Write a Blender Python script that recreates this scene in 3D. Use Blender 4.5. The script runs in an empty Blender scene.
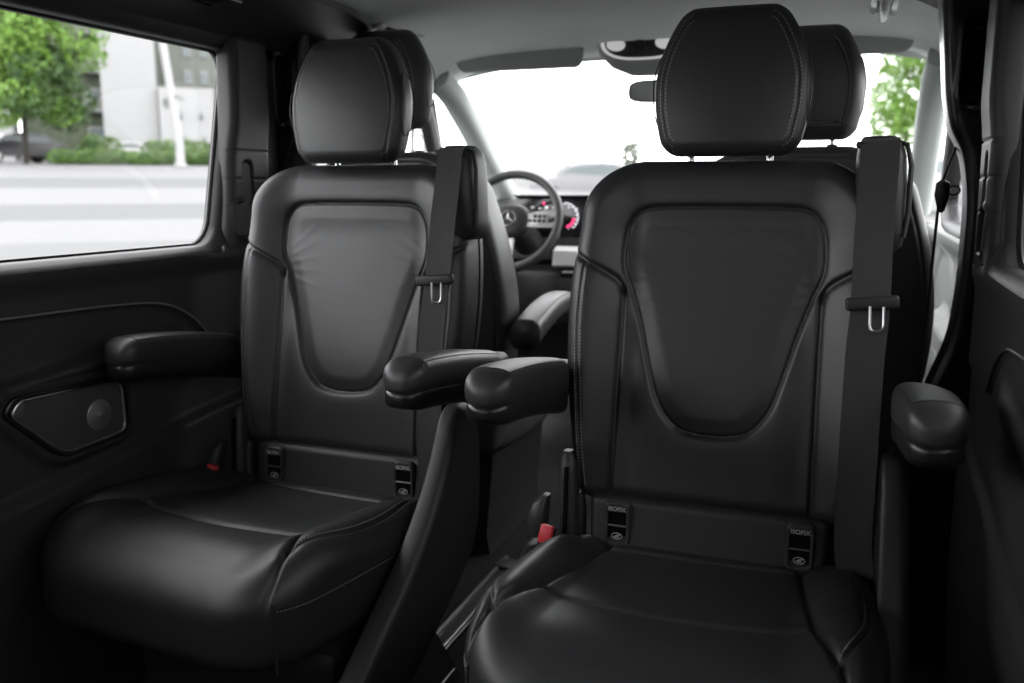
import bpy, bmesh, math, random
import numpy as np
from mathutils import Vector, Matrix
random.seed(4); np.random.seed(4)
S = bpy.context.scene
COL = S.collection
PI = math.pi

# ------------------------------------------------------------------ camera
CAMZ = 1.04
cd = bpy.data.cameras.new('camera'); cam = bpy.data.objects.new('camera', cd); COL.objects.link(cam)
cam.location = (0, 0, CAMZ)
cam.rotation_euler = (math.radians(90 - 9.75), 0, math.radians(20.4))
cd.sensor_width = 36; cd.lens = 36 * 908 / 1024; cd.clip_start = .02; cd.clip_end = 800
cd.dof.use_dof = True; cd.dof.focus_distance = 1.5; cd.dof.aperture_fstop = 3.6
S.camera = cam
try:
    S.cycles.use_denoising = True
    S.cycles.max_bounces = 8; S.cycles.diffuse_bounces = 4; S.cycles.transparent_max_bounces = 12
    S.cycles.sample_clamp_indirect = 4
    S.cycles.use_adaptive_sampling = False
except Exception: pass

# ------------------------------------------------------------------ materials
def mat(name, col, rough=.5, metal=0, spec=.5, bump=None, emit=None, emis=0, coat=0, sheen=0, var=0):
    m = bpy.data.materials.new(name); m.use_nodes = True
    nt = m.node_tree; b = nt.nodes['Principled BSDF']
    b.inputs['Base Color'].default_value = (*col, 1)
    b.inputs['Roughness'].default_value = rough
    b.inputs['Metallic'].default_value = metal
    b.inputs['Specular IOR Level'].default_value = spec
    b.inputs['Coat Weight'].default_value = coat
    b.inputs['Sheen Weight'].default_value = sheen
    if emit:
        b.inputs['Emission Color'].default_value = (*emit, 1); b.inputs['Emission Strength'].default_value = emis
    tc = nt.nodes.new('ShaderNodeTexCoord')
    if var:
        nz = nt.nodes.new('ShaderNodeTexNoise'); nz.inputs['Scale'].default_value = 3; nz.inputs['Detail'].default_value = 5
        nt.links.new(tc.outputs['Object'], nz.inputs['Vector'])
        cr = nt.nodes.new('ShaderNodeValToRGB')
        cr.color_ramp.elements[0].color = tuple(c * (1 - var) for c in col) + (1,)
        cr.color_ramp.elements[1].color = tuple(min(1, c * (1 + var)) for c in col) + (1,)
        cr.color_ramp.elements[0].position = .3; cr.color_ramp.elements[1].position = .7
        nt.links.new(nz.outputs['Fac'], cr.inputs['Fac']); nt.links.new(cr.outputs['Color'], b.inputs['Base Color'])
    prev = None
    for (kind, scale, strength, dist) in (bump or []):
        if kind == 'noise':
            t = nt.nodes.new('ShaderNodeTexNoise'); t.inputs['Detail'].default_value = 4; out = t.outputs['Fac']
        elif kind == 'cell':
            t = nt.nodes.new('ShaderNodeTexVoronoi'); t.feature = 'DISTANCE_TO_EDGE'; out = t.outputs['Distance']
        else:
            t = nt.nodes.new('ShaderNodeTexWave'); t.bands_direction = kind[-1].upper(); out = t.outputs['Fac']
        t.inputs['Scale'].default_value = scale
        nt.links.new(tc.outputs['Object'], t.inputs['Vector'])
        bp = nt.nodes.new('ShaderNodeBump'); bp.inputs['Strength'].default_value = strength; bp.inputs['Distance'].default_value = dist
        nt.links.new(out, bp.inputs['Height'])
        if prev: nt.links.new(prev.outputs['Normal'], bp.inputs['Normal'])
        prev = bp
    if prev: nt.links.new(prev.outputs['Normal'], b.inputs['Normal'])
    return m

def glass(name, tint, refl=.06):
    m = bpy.data.materials.new(name); m.use_nodes = True; nt = m.node_tree
    nt.nodes.remove(nt.nodes['Principled BSDF'])
    tr = nt.nodes.new('ShaderNodeBsdfTransparent'); tr.inputs['Color'].default_value = (*tint, 1)
    gl = nt.nodes.new('ShaderNodeBsdfGlossy'); gl.inputs['Roughness'].default_value = .02
    fw = nt.nodes.new('ShaderNodeLayerWeight'); fw.inputs['Blend'].default_value = .5
    pw = nt.nodes.new('ShaderNodeMath'); pw.operation = 'POWER'; pw.inputs[1].default_value = 5; nt.links.new(fw.outputs['Facing'], pw.inputs[0])
    fr = nt.nodes.new('ShaderNodeMath'); fr.operation = 'MULTIPLY_ADD'; fr.inputs[1].default_value = .25; fr.inputs[2].default_value = .004; nt.links.new(pw.outputs[0], fr.inputs[0])
    mx = nt.nodes.new('ShaderNodeMixShader')
    nt.links.new(fr.outputs[0], mx.inputs[0]); nt.links.new(tr.outputs[0], mx.inputs[1]); nt.links.new(gl.outputs[0], mx.inputs[2])
    nt.links.new(mx.outputs[0], nt.nodes['Material Output'].inputs['Surface'])
    return m

M = {}
M['leather'] = mat('black_leather', (.0200, .0206, .0220), .45, spec=.58, bump=[('cell', 900, .12, .0006), ('noise', 14, .22, .006)])
M['leather2'] = mat('seat_side_leather', (.018, .0185, .0195), .47, spec=.5, bump=[('cell', 900, .1, .0005)])
M['front_leather'] = mat('front_seat_leather', (.048, .049, .049), .42, spec=.5, bump=[('noise', 9, .15, .006)])
M['thread'] = mat('grey_thread', (.32, .325, .32), .7)
M['thread_dark'] = mat('dark_thread', (.14, .14, .14), .7)
M['plastic'] = mat('black_plastic', (.018, .018, .0185), .5, spec=.4, bump=[('noise', 400, .1, .0005)])
M['plastic_mid'] = mat('charcoal_plastic', (.028, .029, .030), .48, spec=.5, bump=[('noise', 400, .1, .0005)])
M['shell'] = mat('shell_plastic', (.022, .022, .023), .5)
M['frame_grey'] = mat('pocket_frame_grey', (.040, .040, .042), .45)
M['plastic_gloss'] = mat('glossy_black_plastic', (.010, .010, .010), .3, spec=.5)
M['trim'] = mat('door_trim_plastic', (.036, .0362, .0366), .5, spec=.42, bump=[('noise', 300, .12, .0006)])
M['trim_grey'] = mat('pillar_trim', (.022, .0225, .023), .5, spec=.5, bump=[('noise', 300, .12, .0006)])
M['trim_line'] = mat('trim_line_grey', (.16, .16, .16), .4)
M['void'] = mat('recess_black', (.003, .003, .003), .8, spec=.1)  # near-black stands in for the shade inside recesses and slots
M['headliner'] = mat('headliner_cloth', (.76, .78, .76), .95, spec=.1, bump=[('noise', 500, .2, .0008)], var=.04)
M['pillar_cloth'] = mat('pillar_cloth', (.46, .49, .47), .9, spec=.2, bump=[('noise', 500, .2, .0008)])
M['chrome'] = mat('chrome', (.75, .75, .76), .16, metal=1)
M['satin'] = mat('satin_metal', (.5, .5, .51), .32, metal=1)
M['steel'] = mat('dark_steel', (.14, .14, .145), .38, metal=1)
M['web'] = mat('belt_webbing', (.042, .0425, .043), .8, spec=.25, sheen=.1, bump=[('wavez', 260, .5, .0006), ('wavex', 420, .3, .0004)])
M['red'] = mat('buckle_red', (.62, .045, .06), .4)
M['carpet'] = mat('floor_carpet', (.024, .024, .025), .95, spec=.1, bump=[('noise', 600, .8, .003)], var=.3)
M['white_print'] = mat('white_print', (.42, .42, .42), .6)
M['mesh_metal'] = mat('speaker_mesh', (.07, .07, .07), .42, metal=.2, bump=[('cell', 320, .6, .001)])
M['cone'] = mat('speaker_emblem', (.24, .24, .24), .35, metal=.5)
M['glass'] = glass('window_glass', (.95, .95, .95))
M['glass_mid'] = glass('tinted_glass', (.56, .56, .56))  # tint set to hold back light through unseen right and rear panes
M['glass_wind'] = glass('windshield_glass', (.97, .97, .97))
M['glass_dark'] = glass('privacy_glass', (.14, .14, .14))  # unseen pane darkened to keep rear light off the right seat
M['screen'] = mat('display_glass', (.006, .006, .008), .12, spec=.6)
M['glow_red'] = mat('gauge_red', (.5, .02, .08), .5, emit=(1, .06, .22), emis=1.3)
M['glow_white'] = mat('gauge_white', (.5, .5, .5), .5, emit=(.9, .9, .95), emis=.9)
M['dash_silver'] = mat('dash_silver', (.62, .62, .62), .4, metal=.35)
M['grey_plastic'] = mat('light_grey_plastic', (.33, .34, .33), .5)
M['lamp_lens'] = mat('lamp_lens', (.62, .63, .62), .15, spec=.8)
M['lamp_lit'] = mat('lamp_lens_lit', (.7, .7, .7), .2, emit=(1, 1, .98), emis=.35)
M['door_grey'] = mat('front_door_card', (.30, .31, .30), .55)
M['bark'] = mat('bark', (.018, .015, .012), .9, var=.4)
M['leaf'] = mat('leaf_green', (.110, .21, .028), .6, var=.45)
M['leaf_pale'] = mat('leaf_pale', (.09, .10, .075), .7, var=.2)
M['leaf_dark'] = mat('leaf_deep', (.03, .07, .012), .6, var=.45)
M['hedge'] = mat('hedge_green', (.065, .125, .018), .7, var=.5)
M['road_light'] = mat('pale_concrete', (.110, .110, .112), .9, var=.04)
M['road_grey'] = mat('grey_asphalt', (.068, .070, .070), .9, var=.08)
M['road_mid'] = mat('worn_asphalt', (.082, .084, .084), .9, var=.06)
M['white_wall'] = mat('white_render', (.26, .26, .26), .9, var=.02)
M['grey_wall'] = mat('grey_render', (.115, .122, .108), .9, var=.08)
M['olive_wall'] = mat('mossy_render', (.07, .085, .055), .9, var=.35)
M['pane'] = mat('dark_pane', (.08, .10, .10), .2)
M['car_white'] = mat('white_paint', (.24, .24, .24), .25, coat=.5)
M['car_grey'] = mat('grey_paint', (.09, .09, .095), .3, coat=.4)
M['car_dark'] = mat('dark_paint', (.012, .012, .014), .45)
M['tyre'] = mat('tyre', (.02, .02, .02), .8)
M['pole'] = mat('white_pole', (.27, .27, .27), .6)
M['lamp_red'] = mat('tail_lamp', (.5, .04, .05), .3)
M['cord'] = mat('black_cord', (.012, .012, .012), .5)

# ------------------------------------------------------------------ object helpers
def obj(name, verts, faces, m, parent=None, smooth=True, loc=None):
    me = bpy.data.meshes.new(name)
    if isinstance(verts, np.ndarray): verts = verts.tolist()
    if isinstance(faces, np.ndarray): faces = faces.tolist()
    me.from_pydata(verts, [], faces); me.update()
    me.materials.append(m)
    if smooth: me.polygons.foreach_set('use_smooth', [True] * len(me.polygons))
    o = bpy.data.objects.new(name, me); COL.objects.link(o)
    if parent: o.parent = parent
    if loc: o.location = loc
    return o
def fixn(o):
    bm = bmesh.new(); bm.from_mesh(o.data)
    bmesh.ops.recalc_face_normals(bm, faces=bm.faces); bm.to_mesh(o.data); bm.free(); o.data.update()
    return o
def empty(name, loc, rz=0):
    o = bpy.data.objects.new(name, None); COL.objects.link(o); o.location = loc; o.rotation_euler = (0, 0, rz)
    o.empty_display_size = .05
    return o
def tag(o, label=None, cat=None, group=None, kind=None):
    if label: o['label'] = label
    if cat: o['category'] = cat
    if group: o['group'] = group
    if kind: o['kind'] = kind
    return o
def dup(root, name, loc, label, group=None, cat=None):
    def cp(o, par):
        c = o.copy(); COL.objects.link(c); c.parent = par
        for ch in [x for x in allobj if x.parent == o]: cp(ch, c)
        return c
    allobj = list(S.objects)
    r = cp(root, None); r.location = loc; r['label'] = label
    return r

class MB:
    """collects shapes for ONE mesh"""
    def __init__(s): s.v = []; s.f = []
    def add(s, v, f):
        n = len(s.v); s.v += [tuple(p) for p in v]; s.f += [tuple(i + n for i in q) for q in f]; return s
    def box(s, c, d, rot=None, bev=0, seg=2):
        bm = bmesh.new(); bmesh.ops.create_cube(bm, size=1)
        bmesh.ops.scale(bm, vec=d, verts=bm.verts)
        if bev: bmesh.ops.bevel(bm, geom=bm.edges[:], offset=bev, segments=seg, affect='EDGES', profile=.5)
        mt = Matrix.Translation(c)
        if rot is not None: mt = mt @ Matrix.Rotation(rot[0], 4, 'X') @ Matrix.Rotation(rot[1], 4, 'Y') @ Matrix.Rotation(rot[2], 4, 'Z')
        bmesh.ops.transform(bm, matrix=mt, verts=bm.verts)
        bm.verts.ensure_lookup_table(); bm.verts.index_update()
        s.add([v.co[:] for v in bm.verts], [[v.index for v in f.verts] for f in bm.faces]); bm.free(); return s
    def tube(s, pts, r, n=10, closed=False):
        pts = [Vector(p) for p in pts]; N = len(pts)
        rs = r if isinstance(r, (list, tuple)) else [r] * N
        V = []; up = Vector((0, 0, 1))
        prevn = None
        for i, p in enumerate(pts):
            if closed: t = (pts[(i + 1) % N] - pts[i - 1]).normalized()
            else: t = (pts[min(i + 1, N - 1)] - pts[max(i - 1, 0)]).normalized()
            if prevn is None:
                a = up if abs(t.z) < .9 else Vector((1, 0, 0)); nn = (a - t * a.dot(t)).normalized()
            else: nn = (prevn - t * prevn.dot(t)).normalized()
            prevn = nn; bb = t.cross(nn)
            for k in range(n):
                a = 2 * PI * k / n; V.append(p + nn * math.cos(a) * rs[i] + bb * math.sin(a) * rs[i])
        F = []
        for i in range(N if closed else N - 1):
            j = (i + 1) % N
            for k in range(n): F.append((i * n + k, i * n + (k + 1) % n, j * n + (k + 1) % n, j * n + k))
        if not closed: F += [tuple(range(n))[::-1], tuple((N - 1) * n + k for k in range(n))]
        return s.add(V, F)
    def ribbon(s, pts, w, th, wdir=(1, 0, 0)):
        """flat strap following pts, width along wdir"""
        pts = [Vector(p) for p in pts]; N = len(pts); V = []
        for i, p in enumerate(pts):
            t = (pts[min(i + 1, N - 1)] - pts[max(i - 1, 0)]).normalized()
            wd = Vector(wdir[i] if isinstance(wdir, list) else wdir); wd = (wd - t * wd.dot(t)).normalized(); nn = t.cross(wd)
            ww = w[i] if isinstance(w, list) else w
            for a, b in ((-.5, -.5), (-.46, -.5), (.46, -.5), (.5, -.5), (.5, .5), (.46, .5), (-.46, .5), (-.5, .5)):
                V.append(p + wd * a * ww + nn * b * th * (1 if abs(a) > .47 else .7))
        F = []
        for i in range(N - 1):
            for k in range(8): F.append((i * 8 + k, i * 8 + (k + 1) % 8, (i + 1) * 8 + (k + 1) % 8, (i + 1) * 8 + k))
        F += [tuple(range(8))[::-1], tuple((N - 1) * 8 + k for k in range(8))]
        return s.add(V, F)
    def loft(s, secs, cap=True):
        n = len(secs[0]); V = []; F = []
        for q in secs: V += list(q)
        for i in range(len(secs) - 1):
            for k in range(n): F.append((i * n + k, i * n + (k + 1) % n, (i + 1) * n + (k + 1) % n, (i + 1) * n + k))
        if cap: F += [tuple(range(n))[::-1], tuple((len(secs) - 1) * n + k for k in range(n))]
        return s.add(V, F)
    def lathe(s, prof, n=32, mt=None):
        V = []; F = []
        for (r, z) in prof:
            for k in range(n):
                a = 2 * PI * k / n; V.append(Vector((r * math.cos(a), r * math.sin(a), z)))
        if mt is not None: V = [mt @ v for v in V]
        for i in range(len(prof) - 1):
            for k in range(n): F.append((i * n + k, i * n + (k + 1) % n, (i + 1) * n + (k + 1) % n, (i + 1) * n + k))
        F += [tuple(range(n))[::-1], tuple((len(prof) - 1) * n + k for k in range(n))]
        return s.add(V, F)
    def build(s, name, m, parent=None, smooth=True, auto=True):
        o = fixn(obj(name, s.v, s.f, m, parent, smooth))
        if smooth and auto:
            try: o.data.set_sharp_from_angle(angle=math.radians(42))
            except Exception: pass
        return o

def spline(pts, n=12, closed=False):
    P = [np.array(p, float) for p in pts]; out = []
    N = len(P)
    for i in range(N if closed else N - 1):
        if closed: a, b, c, d = P[i - 1], P[i], P[(i + 1) % N], P[(i + 2) % N]
        else: a, b, c, d = P[max(i - 1, 0)], P[i], P[i + 1], P[min(i + 2, N - 1)]
        for k in range(n):
            t = k / n
            out.append(.5 * ((2 * b) + (-a + c) * t + (2 * a - 5 * b + 4 * c - d) * t * t + (-a + 3 * b - 3 * c + d) * t ** 3))
    if not closed: out.append(P[-1])
    return np.array(out)

def pdist(a, b, poly, closed=False):
    """distance of points (a,b) to polyline"""
    P = np.asarray(poly, float)
    if closed: P = np.vstack([P, P[:1]])
    best = np.full(a.shape, 1e9)
    for i in range(len(P) - 1):
        ax, ay = P[i]; dx, dy = P[i + 1] - P[i]; L = dx * dx + dy * dy + 1e-12
        t = np.clip(((a - ax) * dx + (b - ay) * dy) / L, 0, 1)
        d = (a - ax - t * dx) ** 2 + (b - ay - t * dy) ** 2
        np.minimum(best, d, out=best)
    return np.sqrt(best)
def inside(a, b, poly):
    P = np.asarray(poly, float); r = np.zeros(a.shape, bool); n = len(P)
    for i in range(n):
        x0, y0 = P[i]; x1, y1 = P[(i + 1) % n]
        c = ((y0 > b) != (y1 > b)) & (a < (x1 - x0) * (b - y0) / (y1 - y0 + 1e-15) + x0)
        r ^= c
    return r
def sstep(x, a, b):
    t = np.clip((x - a) / (b - a), 0, 1); return t * t * (3 - 2 * t)
def groove(d, w=.004, depth=.006): return -depth * np.exp(-(d / w) ** 2)

class Pillow:
    """soft closed body over an outline in the (a,b) plane; rows = (b, centre, half width); top(a,b,de) and bottom(a,b,de) give the third coordinate"""
    def __init__(s, rows, r_lo, r_hi, top, bot, Rt, Rb, to3d, nu=160, nv=200, et=2.0, eb=2.0):
        R = np.array(rows, float); s.R = R; s.b0, s.b1 = R[0, 0], R[-1, 0]; s.rlo, s.rhi = r_lo, r_hi
        bb = s.b0 + (s.b1 - s.b0) * (.5 - .5 * np.cos(np.linspace(0, PI, 401)))
        c, h = s.row(bb)
        s.poly = np.vstack([np.c_[c - h, bb], np.c_[c + h, bb][::-1]])
        s.top, s.bot, s.Rt, s.Rb, s.to3d, s.nu, s.nv, s.et, s.eb = top, bot, Rt, Rb, to3d, nu, nv, et, eb
    def row(s, b):
        xs = s.R[:, 0]
        # smooth interpolation of the table
        def si(col):
            y = s.R[:, col]; m = np.gradient(y, xs) if len(xs) > 2 else np.full(2, (y[1] - y[0]) / (xs[1] - xs[0]))
            i = np.clip(np.searchsorted(xs, b) - 1, 0, len(xs) - 2); hh = xs[i + 1] - xs[i]; t = np.clip((b - xs[i]) / hh, 0, 1)
            return ((2 * t**3 - 3 * t**2 + 1) * y[i] + (t**3 - 2 * t**2 + t) * hh * m[i] + (-2 * t**3 + 3 * t**2) * y[i + 1] + (t**3 - t**2) * hh * m[i + 1])
        c, h = si(1), si(2)
        for r, d in ((s.rlo, b - s.b0), (s.rhi, s.b1 - b)):
            if r > 0:
                q = np.clip(r - d, 0, r); h = h - (r - np.sqrt(np.maximum(r * r - q * q, 0)))
        return c, np.maximum(h, .002)
    def de(s, a, b): return pdist(a, b, s.poly, True)
    def surf(s, a, b, de=None, which='top'):
        a = np.asarray(a, float); b = np.asarray(b, float)
        if de is None: de = s.de(a, b)
        if which == 'top':
            q = 1 - np.clip(de / s.Rt, 0, 1); return s.top(a, b, de) - s.Rt * (1 - (1 - q ** s.et) ** (1 / s.et)) * s.ht
        q = 1 - np.clip(de / s.Rb, 0, 1); return s.bot(a, b, de) + s.Rb * (1 - (1 - q ** s.eb) ** (1 / s.eb)) * s.hb
    ht = 1.0; hb = 1.0
    def build(s, name, m, parent):
        w = lambda t: .45 * t + .55 * np.sin(t * PI / 2)
        u = w(np.linspace(-1, 1, s.nu)); tv = np.linspace(-1, 1, s.nv); v = (.08 * tv + .92 * np.sin(tv * PI / 2)) * .5 + .5
        b = s.b0 + v * (s.b1 - s.b0); c, h = s.row(b)
        A = c[:, None] + u[None, :] * h[:, None]; B = np.repeat(b[:, None], s.nu, 1)
        de = s.de(A, B); de[0, :] = de[-1, :] = 0; de[:, 0] = de[:, -1] = 0
        T = s.surf(A, B, de); Bo = s.surf(A, B, de, 'bot')
        Bo = np.minimum(Bo, T - .0005)
        n = s.nu * s.nv
        V = np.vstack([np.stack(s.to3d(A.ravel(), B.ravel(), T.ravel()), 1), np.stack(s.to3d(A.ravel(), B.ravel(), Bo.ravel()), 1)])
        idx = np.arange(n).reshape(s.nv, s.nu)
        q = np.stack([idx[:-1, :-1], idx[:-1, 1:], idx[1:, 1:], idx[1:, :-1]], -1).reshape(-1, 4)
        F = q.tolist() + (q[:, ::-1] + n).tolist()
        ring = np.concatenate([idx[0, :], idx[1:, -1], idx[-1, -2::-1], idx[-2:0:-1, 0]])
        K = len(ring); nxt = np.roll(ring, -1)
        F += np.stack([ring, ring + n, nxt + n, nxt], 1).tolist()
        return obj(name, V, F, m, parent)
    def pts(s, curve, lift=0.0, which='top'):
        c = np.array(curve, float); h = s.surf(c[:, 0], c[:, 1], which=which)
        return np.stack(s.to3d(c[:, 0], c[:, 1], h + (lift if which == 'top' else -lift)), 1)

def resample(P, step):
    P = np.asarray(P, float); d = np.r_[0, np.cumsum(np.linalg.norm(np.diff(P, axis=0), axis=1))]
    n = max(2, int(d[-1] / step)); t = np.linspace(0, d[-1], n)
    return np.stack([np.interp(t, d, P[:, k]) for k in range(P.shape[1])], 1)
def offset2(curve, d):
    c = np.asarray(curve, float); t = np.gradient(c, axis=0); t /= np.linalg.norm(t, axis=1)[:, None] + 1e-9
    return c + np.c_[-t[:, 1], t[:, 0]] * d
def stitches(mb, pts3, step=.0058, ln=.0036, r=.0007):
    P = resample(pts3, step)
    for i in range(len(P) - 1):
        a = Vector(P[i]); t = Vector(P[i + 1]) - a; L = t.length
        if L < 1e-6: continue
        t /= L; b = a + t * ln
        mb.tube([a, (a + b) / 2, b], [r * .7, r, r * .7], n=5)

# ================================================================== SWIVEL SEAT (faces the camera, -y)
LEAN = .17
def seat_back_to3d(a, b, h):   # a = x, b = z, h = towards sitter
    return a, -h + LEAN * (b - .45), b
sym = lambda c: [(-x, y) for x, y in c][::-1]
# seams of the backrest
pan_r = spline([(0, 1.005), (.10, 1.004), (.140, .998), (.160, .975), (.168, .94), (.167, .895), (.152, .855), (.134, .80), (.116, .735), (.095, .670), (.064, .630), (.03, .619), (0, .617)], 8)
panel = np.vstack([sym(pan_r)[::-1][::-1], pan_r[1:]]) if False else np.vstack([pan_r, np.array([(-x, y) for x, y in pan_r[::-1]])])
sh_r = spline([(.262, .925), (.235, .912), (.20, .893), (.176, .875), (.166, .855)], 6)
sh_l = np.array([(-x, y) for x, y in sh_r])
bo_r = spline([(.166, .86), (.166, .75), (.167, .65), (.168, .505)], 6)
bo_l = np.array([(-x, y) for x, y in bo_r])
st_r = spline([(.232, .905), (.236, .80), (.228, .66), (.214, .50)], 6)
st_l = np.array([(-x, y) for x, y in st_r])
hs_r = spline([(.166, .875), (.160, .868), (.150, .855)], 3)
def back_top(a, b, de):
    x = np.abs(a)
    h = np.full(a.shape, .0) + .004
    h += .040 * sstep(x, .135, .235) * (.35 + .65 * sstep(b, .45, .60)) * (1 - .35 * sstep(b, .85, 1.05))   # bolsters
    h += .012 * np.exp(-((b - .66) / .13) ** 2) * (1 - sstep(x, .1, .2))                                     # lumbar
    h += .014 * sstep(b, .93, 1.03)                                                                          # shoulder roll
    dp = pdist(a, b, panel[::2], True); ins = inside(a, b, panel[::2])
    h += np.where(ins, -.009 * (1 - .55 * sstep(dp, .0, .035)), 0) + np.where(~ins, -.004 * np.exp(-dp / .008), 0)
    for c in (sh_r, sh_l): h += groove(pdist(a, b, c), .0045, .006) - .004 * np.exp(-pdist(a, b, c) / .012)
    for c in (bo_r, bo_l): h += groove(pdist(a, b, c), .004, .0055) - .004 * np.exp(-pdist(a, b, c) / .013)
    for c in (st_r, st_l): h += groove(pdist(a, b, c), .003, .0022)
    h += groove(dp, .0032, .0045)
    # soft leather creases by the shoulder corners of the panel
    for sx in (-1, 1):
        for k in range(5):
            x0, z0 = sx * .166, .90 - .012 * k; ang = math.radians(38 - 13 * k)
            dx, dz = (a - x0) * -sx, b - z0
            l = dx * math.cos(ang) + dz * math.sin(ang); w = -dx * math.sin(ang) + dz * math.cos(ang)
            h += .00045 * np.exp(-(w / .005) ** 2) * sstep(l, .004, .03) * (1 - sstep(l, .05, .12))
    return h
def back_bot(a, b, de): return -.115 + .02 * sstep(b, .95, 1.1) + 0 * a
back_rows = [(.485, 0, .226), (.58, 0, .240), (.70, 0, .256), (.80, 0, .262), (.90, 0, .258), (.98, 0, .248), (1.04, 0, .243), (1.082, 0, .236)]

# seams of the cushion, plan (x, s) with s = distance from the backrest
ci_r = spline([(.158, .015), (.166, .10), (.176, .20), (.190, .31), (.205, .385), (.222, .43)], 6)
co_r = spline([(.212, .055), (.238, .12), (.254, .21), (.256, .30), (.245, .37), (.222, .43)], 6)
cf_r = spline([(.222, .43), (.232, .47), (.238, .50), (.240, .545)], 6)
t1 = spline([(-.160, .045), (0, .052), (.160, .045)], 8)
t2 = spline([(-.190, .318), (0, .345), (.190, .318)], 8)
mir = lambda c: np.array([(-x, y) for x, y in c])
def cush_top(a, b, de):
    x = np.abs(a)
    h = .425 + .055 * np.clip(b / .5, 0, 1) + 0 * a
    h -= .012 * np.exp(-((b - .16) / .1) ** 2) * (1 - sstep(x, .1, .2))
    h += .030 * sstep(x, .150, .225) * (1 - .75 * sstep(b, .36, .50)) * (.15 + .85 * sstep(b, -.02, .15)) - .012 * sstep(x, .235, .29)
    h -= .035 * sstep(b, .40, .55) ** 1.3
    for c in (ci_r, mir(ci_r)): d = pdist(a, b, c); h += groove(d, .005, .009) - .008 * np.exp(-d / .012)
    for c in (co_r, mir(co_r)): d = pdist(a, b, c); h += groove(d, .004, .006) - .003 * np.exp(-d / .01)
    for c in (cf_r, mir(cf_r)): d = pdist(a, b, c); h += groove(d, .0045, .008) - .003 * np.exp(-d / .012)
    for c in (t1, t2): d = pdist(a, b, c); h += groove(d, .004, .004) - .007 * np.exp(-d / .016)
    return h
def cush_bot(a, b, de): return .305 + .0 * a - .0 * b
cush_rows = [(-.035, .01, .220), (.05, .01, .255), (.15, .01, .270), (.28, .01, .275), (.40, .01, .269), (.50, .01, .252), (.548, .01, .242)]
def cush3(a, b, h): return a, -b, h

# headrest
hr_rows = [(0, 0, .110), (.03, 0, .119), (.08, 0, .128), (.13, 0, .129), (.18, 0, .117), (.215, 0, .101), (.248, 0, .080)]
def make_headrest(parent, z0, y0, lean, mat_l, mat_t, scale=1.0, rear_panel=False, yp=.0):
    nu, nv = (130, 130)
    def t3(a, b, h): return a * scale, (y0 - h * scale) + lean * b, z0 + b * scale
    seam = None
    def top(a, b, de):
        h = .035 - .010 * ((b - .12) / .12) ** 2 - 1.0 * a ** 2
        if rear_panel:
            d = np.abs(de - .034); return h + groove(d, .003, .003)
        hw_ = np.interp(b, [q_[0] for q_ in hr_rows], [q_[2] for q_ in hr_rows])
        return h + groove(np.abs(np.abs(a) - (hw_ - .019)), .0024, .0026)
    p = Pillow([(b, c, h) for b, c, h in hr_rows], .028, .018, top, lambda a, b, de: -.080 + 0 * a, .042 if rear_panel else .026, .06, t3, nu, nv)
    o = p.build('headrest', mat_l, parent)
    mb = MB()
    P = p.poly
    for off in ((.030, .038) if rear_panel else (.0140, .0240)):
        c = P.mean(0); Q = P.copy()
        # inward offset
        t = np.roll(P, -1, 0) - np.roll(P, 1, 0); t /= np.linalg.norm(t, axis=1)[:, None] + 1e-9
        nrm = np.c_[-t[:, 1], t[:, 0]]
        sgn = np.sign(((c - P) * nrm).sum(1))[:, None]; Q = P + nrm * sgn * off
        if rear_panel: sel = Q[(Q[:, 1] > .035)]
        else: sel = Q[(Q[:, 1] > off + .002) & (Q[:, 1] < .243)]
        for half in (sel[sel[:, 0] < -.02], sel[sel[:, 0] > .02]):
            half = half[np.argsort(half[:, 1])]; mb = MB(); stitches(mb, p.pts(half, .0004), .006, .0038, .0006); mb.build('stitching', mat_t, o, auto=False)
        if rear_panel:
            mb = MB(); zz = Q[:, 1].min(); lo = np.array([(x, max(.036, zz)) for x in np.linspace(-.07, .07, 30)]); stitches(mb, p.pts(lo, .0004), .006, .0038, .0006); mb.build('stitching', mat_t, o, auto=False)
    # side gusset ring on the flank, seen as an oval seam
    for sx in (-1, 1):
        mb = MB(); ov = []
        for k in range(40):
            an = 2 * PI * k / 40; hh = -.018 + .028 * math.cos(an) ; bb = .115 + .062 * math.sin(an)
            cc, hw = p.row(np.array([bb])); ov.append(t3(sx * (float(hw[0]) + .0002), bb, hh))
        mb.tube(ov, .0011, n=6, closed=True).build('piping', mat_l, o)
    for sx in (-.067, .067):
        q = MB(); q.tube([(sx * scale, y0 + .03, z0 - .07), (sx * scale, y0 + .035, z0 + .02)], .0058, n=14); q.build('headrest_post', M['chrome'], parent)
        q = MB(); q.lathe([(.0, -.004), (.013, -.004), (.014, .0), (.010, .006), (.0, .006)], 20, Matrix.Translation((sx * scale, y0 + .030, z0 - .030))); q.build('post_collar', M['plastic'], parent)
    return o

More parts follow.
